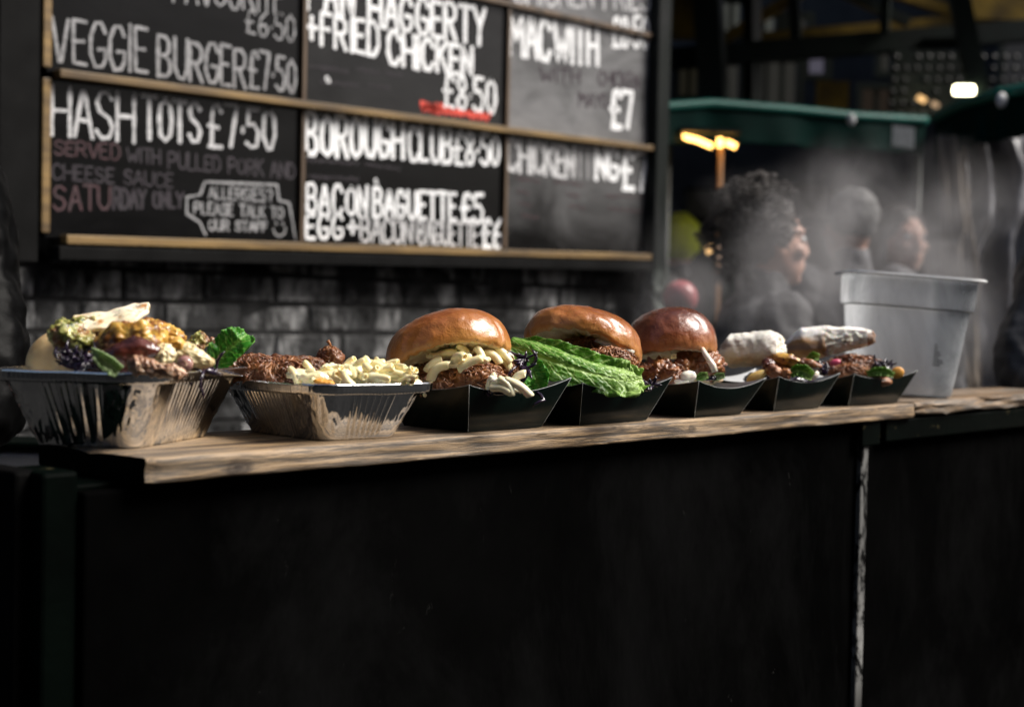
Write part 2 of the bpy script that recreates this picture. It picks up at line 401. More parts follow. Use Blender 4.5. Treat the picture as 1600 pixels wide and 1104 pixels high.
def write(txt, x0, yt0, yb0, x1, yt1, yb1, wpx, mat, squeeze=.80, jit=.04, parent=None, plane=None):
    PP = plane or (lambda x, y: BP(x, y, .0012))
    A, B_, Cc, D_ = PP(x0, yb0), PP(x1, yb1), PP(x1, yt1), PP(x0, yt0)
    adv = [ADV.get(ch, 1.) for ch in txt]; tot = sum(adv); mb = MB()
    unit = (B_-A).length; wd = wpx/((yb0-yt0+yb1-yt1)/2)*(D_-A).length
    u = 0
    for ch, ad in zip(txt, adv):
        if ch in G:
            ju, jv, js = random.uniform(-jit, jit), random.uniform(-jit, jit), random.uniform(-jit, jit)
            for st in G[ch]:
                pts = []
                for pr in st.split():
                    a_, c_ = map(float, pr.split(','))
                    uu = (u+ad*(.5+(a_-.5)*squeeze))/tot+ju/tot; vv = c_*(1+js)+jv*.5
                    uu += random.uniform(-.012, .012)/tot; vv += random.uniform(-.015, .015)
                    pts.append(A*(1-uu)*(1-vv)+B_*uu*(1-vv)+Cc*uu*vv+D_*(1-uu)*vv)
                ribbon(mb, pts, wd)
        u += ad
    mb.build('chalk_lettering', mat, parent or board, smooth=False)
write('FAVOURITE', 268, -46, 2, 445, -28, 22, 6, m_chalk)
write('£6.50', 383, 16, 50, 463, 28, 68, 5, m_chalk)
write('VEGGIE', 79, 26, 94, 234, 48, 115, 7, m_chalk)
write('BURGER', 245, 57, 119, 386, 79, 137, 7, m_chalk)
write('£7.50', 387, 79, 136, 464, 94, 145, 6, m_chalk)
write('HASH', 77, 134, 208, 214, 146, 221, 8, m_chalk2)
write('TOTS', 222, 149, 217, 316, 165, 223, 8.5, m_chalk2)
write('£7.50', 324, 161, 228, 432, 175, 234, 7.5, m_chalk2)
write('SERVED', 82, 220, 240, 190, 226, 250, 4.5, m_redc)
write('WITH', 197, 231, 252, 252, 235, 256, 4.5, m_purple)
write('PULLED PORK AND', 262, 237, 262, 463, 256, 279, 4.5, m_purple)
write('CHEESE SAUCE', 80, 256, 279, 272, 272, 293, 4, m_purple)
write('SATU', 82, 289, 328, 175, 293, 326, 5.5, m_redc)
write('RDAY ONLY', 176, 293, 326, 287, 303, 324, 5, m_purple)
write('ALLERGIES?', 325, 292, 309, 428, 296, 316, 4, m_chalk)
write('PLEASE TALK TO', 303, 316, 333, 443, 324, 342, 4, m_chalk)
write('OUR STAFF', 325, 343, 359, 418, 348, 361, 4, m_chalk)
def pxline(pts, wpx, mat, name='chalk_mark'):
    mb = MB(); ps = [BP(x, y, .0012) for x, y in pts]; ribbon(mb, ps, wpx*3.4/F); return mb.build(name, mat, board, smooth=False)
pxline([(321, 366), (312, 347), (292, 334), (292, 308), (313, 304), (320, 284), (433, 289), (436, 313), (452, 317), (462, 374)], 5, m_chalk, 'speech_outline')
pxline([(427, 358), (430, 366), (438, 369), (445, 364), (446, 356)], 4, m_chalk, 'smiling_mouth')
pxline([(431, 348), (432, 350)], 4, m_chalk); pxline([(442, 348), (442, 351)], 4, m_chalk)
write('PAN', 477, -52, 12, 556, -34, 31, 11.5, m_paintw, .72)
write('HAGGERTY', 572, -18, 36, 760, 18, 72, 10.5, m_paintw, .74)
write('+FRIED', 475, 17, 63, 596, 38, 90, 10, m_paintw, .74)
write('CHICKEN', 603, 47, 98, 741, 76, 119, 9.5, m_paintw, .74)
write('£8.50', 691, 117, 165, 777, 125, 178, 8.5, m_paintw, .8)
write('BOROUGH', 476, 177, 241, 632, 194, 247, 10.5, m_paintw, .74)
write('CLUB', 637, 198, 250, 708, 202, 255, 8.5, m_paintw, .8)
write('£8.50', 709, 205, 256, 782, 213, 257, 7.5, m_paintw, .8)
write('BACON', 477, 289, 330, 577, 292, 337, 8, m_paintw, .72)
write('BAGUETTE', 582, 295, 337, 714, 304, 344, 8, m_paintw, .72)
write('£5', 719, 304, 346, 757, 304, 347, 9, m_paintw)
write('EGG', 477, 338, 372, 538, 334, 373, 7.5, m_paintw, .75)
write('+', 541, 341, 367, 560, 342, 368, 7.5, m_paintw)
write('BACON', 562, 340, 376, 647, 344, 380, 6.5, m_chalk2, .8)
write('BAGUETTE', 652, 344, 380, 748, 351, 384, 6, m_chalk2, .8)
write('£6', 751, 341, 385, 786, 342, 386, 8, m_paintw)
pxline([(587, 282), (588, 285)], 9, m_paintw); pxline([(511, 123), (513, 126)], 11, m_paintw)
write('CHICKEN FRIES', 800, -44, 6, 1018, -26, 16, 7, m_chalk2)
write('MAC', 793, 24, 82, 862, 34, 95, 13, m_paintw, .78)
write('WITH', 864, 36, 94, 935, 44, 102, 11, m_paintw, .8)
write('£8.50', 955, 27, 71, 1015, 30, 76, 9, m_paintw)
write('CHICKEN', 935, 111, 133, 1000, 115, 139, 4, m_ink); write('WITH', 842, 105, 127, 908, 110, 131, 4, m_ink)
write('MAYO', 904, 144, 166, 950, 148, 169, 4, m_ink)
write('£7', 954, 142, 197, 991, 144, 200, 12, m_paintw)
write('CHICKEN', 792, 218, 265, 899, 231, 277, 10, m_chalk2, .8)
write('TTI', 900, 231, 277, 930, 235, 279, 6, m_chalk, .8)
write('NG', 929, 232, 277, 968, 235, 281, 12, m_paintw, .8)
write('£7', 971, 237, 294, 1013, 240, 296, 12.5, m_paintw)
def scribble(x0, y0, x1, y1, n, h, wpx, mat):
    pts = []
    for i in range(n+1):
        t = i/n; pts.append((x0+(x1-x0)*t+random.uniform(-1, 1), y0+(y1-y0)*t+(h if i % 2 else -h)*random.uniform(.4, 1)))
    pxline(pts, wpx, mat)
scribble(659, 167, 766, 184, 60, 8, 6, m_red); scribble(659, 166, 690, 170, 30, 10, 7, m_red)
for (a_, b_, c_, d_) in ((482, 103, 545, 112), (555, 108, 595, 114), (602, 114, 630, 118), (500, 128, 560, 134), (575, 134, 610, 137), (480, 250, 560, 256), (570, 256, 625, 264), (482, 276, 560, 280)):
    scribble(a_, b_, c_, d_, int((c_-a_)/3), 4, 2.5, m_purple)
for (a_, b_, c_, d_) in ((806, 278, 845, 284), (865, 283, 912, 289), (808, 298, 828, 302), (886, 303, 905, 307), (810, 317, 830, 320), (890, 322, 915, 326), (815, 336, 840, 340), (945, 306, 1018, 309), (950, 325, 1003, 330)):
    scribble(a_, b_, c_, d_, int((c_-a_)/3), 3.5, 2.5, m_redc)

# ================================================================ COUNTER
PX0, PX1, PY0, PY1, PT = .675, 2.062, 1.040, 1.225, .023
m_plank = wood_mat('weathered_pale_plank', (.36, .235, .12), (.055, .03, .014), [(WY(375, 712, PY0).x-1.37, PY0-1.13, 1.106-1.109, .007), (WY(1082, 663, PY0).x-1.37, PY0-1.13, 1.108-1.109, .005)], .25)
m_plank2 = wood_mat('brown_rough_plank', (.26, .155, .07), (.045, .027, .013), [(.2, -.09, .0, .008)], .3)
m_green = simple('dark_green_gloss_paint', [(.3, (.0003, .0009, .0006)), (.7, (.0008, .0022, .0015))], 9, .6, .5, .0015, 60, spots=[(40, .66, .72, (.035, .03, .015))], Specular_IOR_Level=.02)
m_panel = black_paint('scuffed_black_panel', .0010, .0, (.65, .72), (.05, .05, .048), 0., .7, 9, True, .006)
m_batten = black_paint('worn_black_batten', .002, .02, (.47, .55), (.34, .34, .33), 0., .6, 10, True, .02)
counter = thing('market_counter', (1.4, 1.2, 0), 'black painted market stall counter topped with weathered wooden planks', 'counter')
def plank(x0, x1, y0, y1, zt, th, mat, endmat, seed, rough=.0015, name='plank', lab=None):
    nx, cx = int((x1-x0)/.008), Vector(((x0+x1)/2, (y0+y1)/2, zt-th/2))
    prof = []                       # rounded rectangle profile in y,z
    r = .004
    def arc(cy, cz, a0): return [(cy+r*math.cos(math.radians(a0+a)), cz+r*math.sin(math.radians(a0+a))) for a in (0, 30, 60, 90)]
    prof += arc(y1-r, zt-r, 0)
    prof += [(y1-r-(y1-y0-2*r)*k/8, zt) for k in range(1, 8)]
    prof += arc(y0+r, zt-r, 90)
    prof += [(y0, zt-r-(th-2*r)*k/4) for k in range(1, 4)]
    prof += arc(y0+r, zt-th+r, 180)
    prof += arc(y1-r, zt-th+r, 270)
    mb = MB(); n = len(prof)
    def P(i, j):
        x = x0+(x1-x0)*j/nx; y, z = prof[i]
        k = 0
        if y < y0+.02: k = 1
        e = min(j, nx-j)*(x1-x0)/nx; rd = .006*max(0, 1-e/.012)**2
        p = Vector((x, y, z))
        dz = noise.fractal(Vector((x*9, seed, z*60)), 1, 2, 4)*rough*k
        dy = noise.fractal(Vector((x*7, seed+5, z*90)), 1, 2, 4)*rough*1.6*k
        c_ = Vector((x, (y0+y1)/2, zt-th/2))
        return p+Vector((0, dy, dz if z < zt-.001 else dz*.3))+(c_-p).normalized()*rd*.6
    mb.grid(n, nx+1, P, closeu=True)
    mb.add([P(i, 0) for i in range(n)], [tuple(range(n))], mi=1); mb.add([P(i, nx) for i in range(n)], [tuple(range(n-1, -1, -1))], mi=1)
    o = mb.build(name, [mat, endmat], counter, smooth=True, auto=50); 
    if lab: o['label'] = lab
    # centre the origin on the plank
    off = cx-Vector(counter.location); 
    for v in o.data.vertices: v.co -= off
    o.location = off
    return o
plank(PX0, PX1, PY0, PY1, CT, PT, m_plank, m_green, 1, lab='pale weathered plank carrying the food')
plank(PX1+.006, 3.6, PY0+.004, PY1-.02, CT+.001, .021, m_plank2, m_green, 2, .004, lab='rough brown plank under the plastic tub')
def cbox(lo, hi, name, mat, bv=.003, lab=None):
    b = MB(); b.box2(lo, hi); o = b.build(name, mat, counter, smooth=False)
    if bv: bevel(o, bv)
    if lab: o['label'] = lab
    return o
sx = WY(1345, 850, 1.055).x
px_ = WY(131, 800, 1.062).x
cbox((px_, 1.062, 0), (sx-.001, 1.080, 1.092), 'front_panel', m_panel)
cbox((sx+.001, 1.066, 0), (3.5, 1.084, 1.092), 'front_panel', m_panel)
cbox((sx-.010, 1.052, 0), (sx+.012, 1.0615, 1.075), 'seam_batten', m_batten)
cbox((sx+.06, 1.050, 1.062), (3.5, 1.0655, 1.096), 'top_rail', m_green)
cbox((sx-.02, 1.046, 1.06), (sx+.035, 1.0505, 1.0955), 'bracket', m_green)
pa, pb_, pc = WY(63, 800, 1.07).x, WY(20, 800, 1.09).x, WY(62, 800, 1.09).x
zt_ = WY(100, 736, 1.07).z
cbox((pa, 1.068, 0), (px_-.001, 1.13, zt_), 'post', m_green, .004)
cbox((pb_, 1.088, 0), (pc, 1.15, WY(40, 735, 1.09).z), 'post', m_batten, .004)
pb0 = Vector((pb_, 1.1, WY(25, 785, 1.1).z))
cbox((.60, 1.085, .90), (.735, 1.185, 1.0965), 'corner_block', m_green, .003)
cbox((.74, 1.19, .95), (3.5, 1.208, 1.09), 'back_rail', m_dark)
cbox((.79, 1.085, 0), (3.45, 1.10, 1.0), 'inner_brace', m_dark, 0)
# side rail at left
b = MB(); b.tube([WY(-150, 800, 1.35), pb0+Vector((.001, .02, 0))], .008, 10); b.build('side_rail', m_dark, counter)

# ================================================================ BACKGROUND HALL AND STREET
m_hall = simple('soot_dark_brick', [(.3, .006), (.7, .022)], 4, .8, .4, .01, 12)
m_ochre = simple('ochre_painted_steel', [(.35, (.10, .06, .006)), (.7, (.40, .25, .02))], 4, .5, .3, .003, 20)
m_steel = simple('dark_green_steel', [(.35, (.003, .008, .006)), (.7, (.01, .022, .016))], 4, .5, .3, .003, 20)
m_awn = simple('dark_teal_canvas', [(.3, (.0005, .011, .009)), (.7, (.001, .020, .016))], 3, .7, .3, .003, 30, Specular_IOR_Level=.05)
m_awnin = simple('dull_dark_teal_canvas', [(.3, (.004, .016, .014)), (.7, (.008, .026, .022))], 3, .7)  # dull dark teal cloth, slightly paler than the canopy canvas
hall = thing('market_hall', (9.5, 6, 0), 'dark brick market hall behind the stalls with ochre roof trusses', 'building')
def part(fn, name, mat, parent, smooth=False, bv=0, lab=None):
    b = MB(); fn(b); o = b.build(name, mat, parent, smooth=smooth)
    if bv: bevel(o, bv)
    if lab: o['label'] = lab
    return o
part(lambda b: b.box2((13, -1.5, 0), (13.4, 16, 5.0)), 'end_wall', m_hall, hall)
part(lambda b: b.box2((-4, 13, 0), (13, 13.4, 5.0)), 'side_wall', m_hall, hall)
part(lambda b: b.box2((4.3, 1.8, 4.4), (10.6, 16, 4.6)), 'roof', m_hall, hall)
part(lambda b: b.box2((-4, 3.3, 4.4), (4.295, 16, 4.6)), 'roof', m_hall, hall)
DH = 11.5
def HB(x0, y0, x1, y1, wd, mat, D0=DH, D1=None, name='truss_beam'):
    part(lambda b: b.beam(W(x0, y0, D0), W(x1, y1, D1 or D0), wd, wd), name, mat, hall)
HB(1170, 62, 1640, 22, .09, m_ochre); HB(1395, -12, 1560, 42, .085, m_ochre); HB(1125, 66, 1270, -22, .09, m_ochre)
HB(1020, 95, 1640, 46, .16, m_steel, 11.2); HB(1105, -30, 1118, 200, .20, m_steel, 11.0); HB(1176, -30, 1176, 200, .10, m_steel, 11.2)
HB(1495, -20, 1545, 230, .14, m_steel, 10.6); HB(1240, -10, 1244, 60, .08, m_steel, 11); HB(1384, -15, 1382, 50, .07, m_steel, 11.1)
HB(1300, -20, 1420, 35, .08, m_steel, 11.3); HB(1440, 66, 1520, 64, .05, m_green, 11.1)
def plate(x0, y0, x1, y1, D, mat, name, parent=None, th=.06, lab=None):
    c = (W(x0, y0, D)+W(x1, y1, D))/2; s_ = D/F
    part(lambda b: b.box(c, abs(x1-x0)*s_, th, abs(y1-y0)*s_, E1, E2, E3), name, mat, parent or hall, lab=lab)
plate(1518, -60, 1640, 32, 11.4, m_ochre, 'ochre_panel'); plate(1050, -60, 1098, 62, 11.6, m_ochre, 'ochre_panel')
def emis(name, col, st):
    s = NB(name); e = s.n('ShaderNodeEmission'); e.inputs[0].default_value = (*col, 1); e.inputs[1].default_value = st; s.l(e.outputs[0], s.out.inputs[0]); return s.m
m_winA = emis('daylit_frosted_pane', (.5, .52, .46), .07); m_winB = emis('dim_daylit_pane', (.34, .33, .29), .045)
def window(x0, y0, x1, y1, mat, bars=2, D=11.9):
    fr = MB(); s_ = D/F; c = (W(x0, y0, D)+W(x1, y1, D))/2; wd = (x1-x0)*s_; hh = (y1-y0)*s_; t = .05
    for q in (-1, 1):
        fr.box(c+E1*(q*(wd/2+t/2)), t, .08, hh+2*t, E1, E2, E3); fr.box(c+E3*(q*(hh/2+t/2)), wd, .08, t, E1, E2, E3)
    for k in range(1, bars): fr.box(c+E1*(-wd/2+wd*k/bars), .03, .06, hh-.002, E1, E2, E3)
    f = fr.build('window', m_steel, hall, smooth=False)
    for k in range(bars):
        p = MB(); p.box(c+E1*(-wd/2+wd*(k+.5)/bars)+E2*.015, wd/bars-.034, .012, hh-.004, E1, E2, E3)
        p.build('pane', mat, f, smooth=False)
window(1126, 6, 1158, 52, m_winA, 2); window(1172, 28, 1212, 52, m_winA, 2); window(1232, 30, 1262, 46, m_winB, 1)
window(1108, 100, 1156, 162, m_winB, 2); window(1172, 98, 1246, 166, m_winB, 3); window(1060, 88, 1092, 150, emis('dark_pane', (.10, .09, .06), .08), 2)
window(1262, 92, 1290, 116, emis('lilac_pane', (.45, .42, .55), .10), 1); window(1568, 40, 1620, 140, emis('grey_pane', (.16, .16, .17), .09), 1)
window(1375, 86, 1392, 112, m_winB, 1); window(1345, 140, 1392, 180, emis('brown_pane', (.16, .12, .09), .07), 2)
plate(1275, 128, 1325, 172, 11.3, m_ochre, 'ochre_panel')
# studded dark panel
m_stud = simple('grey_metal_stud', [(.3, .006), (.7, .02)], 20, .5)
def studs(b):
    for i in range(13):
        for j in range(6):
            if rnd() < .12: continue
            b.ball(W(1400+17*i-2*j, 90+18*j, 11.0), .028, .02, .028, E1, E2, E3, 1)
plate(1392, 80, 1535, 190, 11.1, m_steel, 'dark_panel')
o = part(studs, 'studs', m_stud, hall, smooth=True); o['kind'] = 'stuff'
# bare lamps
m_lamp = emis('lit_white_lamp', (1., .93, .62), 9); m_warm = emis('lit_amber_lamp', (1., .50, .12), 5.5); m_warm2 = emis('dim_amber_lamp', (1., .6, .25), .9)
def lamp(pts, r, mat, D, label, holder=True, group=None):
    L0 = W(*pts[0], D)
    t = thing('lamp', L0, label, 'lamp', group)
    part(lambda b: b.tube([W(x, y, D) for x, y in pts], r, 10), 'lamp_tube', mat, t, True)
    if holder: part(lambda b: b.beam(W(*pts[0], D)+E3*(r+.012), W(*pts[-1], D)+E3*(r+.012), .05, .02), 'lamp_holder', m_steel, t)
    return t
lamp([(1492, 141), (1521, 141)], .032, m_lamp, 10.5, 'bright white strip lamp above the right hand canopy')
lamp([(1434, 152), (1446, 158)], .02, m_warm2, 10.2, 'small dim amber lamp left of the bright strip lamp')
lamp([(1456, 161), (1466, 166)], .018, emis('faint_lamp', (.9, .6, .35), .4), 10.2, 'fainter small lamp nearest the bright strip lamp')
# patio heater: glowing bars on a pole under the left canopy
ph = thing('patio_heater', WZ(1126, 800, 0) if False else Vector((*W(1126, 225, 6.4).xy, 0)), 'patio heater with glowing amber bars on a pole under the left canopy', 'patio heater')
part(lambda b: b.tube([W(1066, 213, 6.4), W(1090, 219, 6.4), W(1113, 229, 6.4)], .012, 8), 'heating_bar', m_warm, ph, True)
part(lambda b: b.tube([W(1125, 216, 6.38), W(1125, 230, 6.38)], .013, 8), 'heating_bar', m_warm, ph, True)
part(lambda b: b.tube([W(1134, 222, 6.4), W(1150, 229, 6.4)], .013, 8), 'heating_bar', m_warm, ph, True)
part(lambda b: b.tube([Vector((*W(1126, 225, 6.4).xy, 0)), W(1126, 232, 6.4)], .012, 8), 'pole', simple('tan_pole', [(.3, (.25, .12, .04)), (.7, (.4, .2, .08))], 10, .4), ph, True)
part(lambda b: b.beam(W(1060, 204, 6.4), W(1155, 208, 6.4), .12, .02), 'hood', m_steel, ph)
# canopies: cloth roof with hanging valance on poles
m_hem_lit = simple('lit_tone_teal_hem', [(.3, (.004, .10, .08)), (.7, (.008, .17, .13))], 3, .5)  # canopy canvas coloured brighter, painting light caught along the top edge
def canopy(name, pts, drop, D, label, depth_dir, poles, roofrise=.25):
    t = thing(name, Vector((*W(pts[0][0], pts[0][1], D).xy, 0)), label, 'canopy')
    n = 60
    def edge(u):
        k = u*(len(pts)-1); i = min(int(k), len(pts)-2); f = k-i
        f = f*f*(3-2*f) if 0 else f
        return W(pts[i][0]*(1-f)+pts[i+1][0]*f, pts[i][1]*(1-f)+pts[i+1][1]*f, pts[i][2]*(1-f)+pts[i+1][2]*f)
    mb = MB()
    def V(i, j):
        u = i/n; v = j/8; p = edge(u)
        sc_ = .012*abs(math.sin(u*math.pi*9)) if j == 8 else 0
        return p - E3*(v*drop-sc_) + depth_dir*(-.03*v*math.sin(u*17)-.02*v*math.sin(u*41))
    mb.grid(n+1, 9, V); o = mb.build('valance', m_awn, t); solid(o, .004)
    mb = MB(); mb.grid(n+1, 2, lambda i, j: edge(i/n)+depth_dir*(j*2.2)+E3*(j*roofrise+.003)); solid(mb.build('cloth_roof', m_awn, t), .004)
    mb = MB(); mb.tube([edge(i/n)+E3*.012-depth_dir*.01 for i in range(n+1)], .022, 8); mb.build('hem', m_hem_lit, t)
    for (x, y, D_) in poles:
        q = W(x, y, D_); mb = MB(); mb.tube([Vector((q.x, q.y, 0)), q], .02, 8); mb.build('pole', m_steel, t)
    return t
c1 = canopy('left_canopy'.replace('left_', 'stall_'), [(1030, 172, 6.3), (1110, 166, 6.5), (1240, 176, 6.8), (1340, 186, 7.0), (1446, 192, 7.3)], .17, 6.6, 'dark teal market canopy with a white sign patch at its right end', Vector((.75, .66, 0)), [(1044, 175, 6.5), (1436, 196, 7.5)])
c2 = canopy('stall_canopy', [(1462, 190, 5.9), (1500, 170, 5.7), (1560, 152, 5.4), (1660, 136, 5.1)], .17, 5.6, 'dark teal market canopy at the right edge under the strip lamp', Vector((.9, .43, 0)), [(1652, 140, 5.3)])
m_signw = simple('white_sign_print', [(.3, .6), (.7, .75)], 20, .7)
def sgn(b):
    for k in range(8):
        x = 1396+4.4*k
        b.box(W(x, 212+k*.6, 7.14), .0085, .004, .105, E1, E2, E3)
    for k in (0, 2, 3, 5, 6): b.box(W(1398.2+4.4*k, 202+(k*13) % 21, 7.14), .012, .0038, .014, E1, E2, E3)
part(sgn, 'sign_lettering', m_signw, c1)
def clip(x, y, D, t):
    part(lambda b: b.ball(W(x, y, D), .022, .015, .03, E1, E2, E3, 2), 'clip', simple('pale_clip', [(.3, .5), (.7, .8)], 20, .4), t, True)
clip(1330, 187, 6.85, c1); clip(1565, 157, 5.3, c2)
# hanging grey tarpaulin sheets at right
m_tarp = simple('grey_plastic_tarpaulin', [(.35, (.12, .12, .13)), (.7, (.38, .38, .41))], 2.5, .32, .5, .01, 14, Specular_IOR_Level=.7)
m_tarp2 = simple('tan_canvas_flap', [(.35, (.14, .11, .08)), (.7, (.30, .25, .20))], 3, .7, .4, .006, 14)
def sheet(x0, x1, yt, yb, D, mat, label, amp=.06, nf=4, name='tarpaulin', lean=0):
    mb = MB(); nu, nv = 70, 50
    def V(i, j):
        u = i/(nu-1); v = j/(nv-1)
        p = W(x0+(x1-x0)*u+lean*v, yt+(yb-yt)*v, D)
        w_ = amp*math.sin(u*nf*2*math.pi+2.2*noise.noise(Vector((u*2, v*2.5, D)))*2)*(1-.4*v)
        w_ += .07*noise.noise(Vector((u*4, v*5, D+3)))+.02*noise.noise(Vector((u*14, v*12, D)))
        return p+E2*w_
    mb.grid(nu, nv, V); o = mb.build(name, mat, None, origin=W((x0+x1)/2, yb, D)); solid(o, .003); return tag(o, label, 'tarpaulin')
sheet(1490, 1680, 198, 640, 5.9, m_tarp, 'crumpled grey plastic tarpaulin hanging at the right edge')
sheet(1464, 1512, 212, 700, 5.75, m_tarp2, 'narrow tan canvas flap hanging beside the grey tarpaulin', .03, 2, lean=28)
# dim goods on the far stall
m_box1 = simple('dull_boxes', [(.3, (.05, .045, .035)), (.7, (.12, .11, .09))], 3, .8)
crates = [(1090, 300, 40, 50), (1150, 290, 34, 44), (1196, 286, 40, 56), (1262, 292, 44, 60), (1318, 300, 36, 60)]
for k, (x, y, wd, hh) in enumerate(crates):
    D = 8.2; s_ = D/F; c = W(x, y+hh/2, D); t = thing('crate', c-E3*(hh*s_/2), ['small dull crate leftmost on the dim far stall', 'dull crate behind the curly haired woman', 'third dull crate from the left on the far stall', 'fourth dull crate on the far stall under the canopy', 'rightmost dull crate on the dim far stall'][k], 'crate', 'crates on the far stall')
    part(lambda b: b.box(c, wd*s_, .2, hh*s_, E1, E2, E3), 'box_body', m_box1, t, bv=.01)
    part(lambda b: b.box(c+E3*(hh*s_/2+.009), wd*s_*1.04, .21, .014, E1, E2, E3), 'rim', m_dark, t)
ft = thing('far_stall', Vector((*W(1200, 360, 8.3).xy, 0)), 'dim far stall table under the left canopy', 'stall')
c = W(1200, 352, 8.3)
part(lambda b: b.box(c, 1.4, .7, .04, E1, E2, E3), 'table_top', m_dark, ft)
part(lambda b: b.box(Vector((c.x, c.y, c.z/2-.02)), 1.36, .6, c.z-.05, E1, E2, E3), 'skirt', m_awnin, ft)
# street side: dark building across the way, open sky further along the street
m_fac = simple('dark_stone_facade', [(.3, .03), (.7, .07)], 1.5, .85, .5, .02, 10)
def block(lo, hi, label, rows, cols):
    t = thing('street_building', (Vector(lo)+Vector(hi))/2*Vector((1, 1, 0)), label, 'building')
    part(lambda b: b.box2(lo, hi), 'wall', m_fac, t)
    for r in range(rows):
        for k in range(cols):
            x = lo[0]+(hi[0]-lo[0])*(k+.5)/cols; z = 2+3*r
            b = MB(); b.box2((x-.6, hi[1]+.002, z), (x+.6, hi[1]+.06, z+1.6)); b.build('window', m_dark, t, smooth=False)
block((-22, -14, 0), (7.6, -9, 9), 'dark stone building across the street behind the camera', 2, 9)
block((10, -19, 0), (42, -14.5, 2.9), 'low dark row of shop fronts further down the street', 1, 14)

sc_t = thing('unseen_sky_blocker', (-3, -8, 0), 'dark canopy roof added unseen behind the camera to block sky light', 'canopy')  # added out of view to cut sky light and deepen the left side
part(lambda b: b.box2((-10, -8, 3.2), (.6, .1, 3.3)), 'cloth_roof', m_awnin, sc_t)
for x_ in (-9.9, -4.5, .5):
    part(lambda b: b.box2((x_-.04, -7.9, 0), (x_+.04, -7.8, 3.195)), 'pole', m_steel, sc_t)
# side light grey cooler at left behind counter
m_cool = simple('pale_grey_plastic', [(.3, (.20, .205, .22)), (.7, (.28, .285, .30))], 6, .45, .2, .002, 40)
cz = W(20, 702, 2.4).z
tt = thing('cool_box', (W(20, 900, 2.4).x, W(20, 900, 2.4).y, 0), 'pale grey chest with dark green lid beside the left end of the counter', 'cool box')
c = W(0, 702, 2.4)
part(lambda b: b.box(Vector((c.x, c.y, (cz-.005)/2))+E2*.06, .34, .11, cz-.005, E1, E2, E3), 'chest_body', m_cool, tt, bv=.008)
part(lambda b: b.box(Vector((c.x, c.y, cz+.006))+E2*.06, .35, .12, .012, E1, E2, E3), 'lid', m_green, tt, bv=.004)

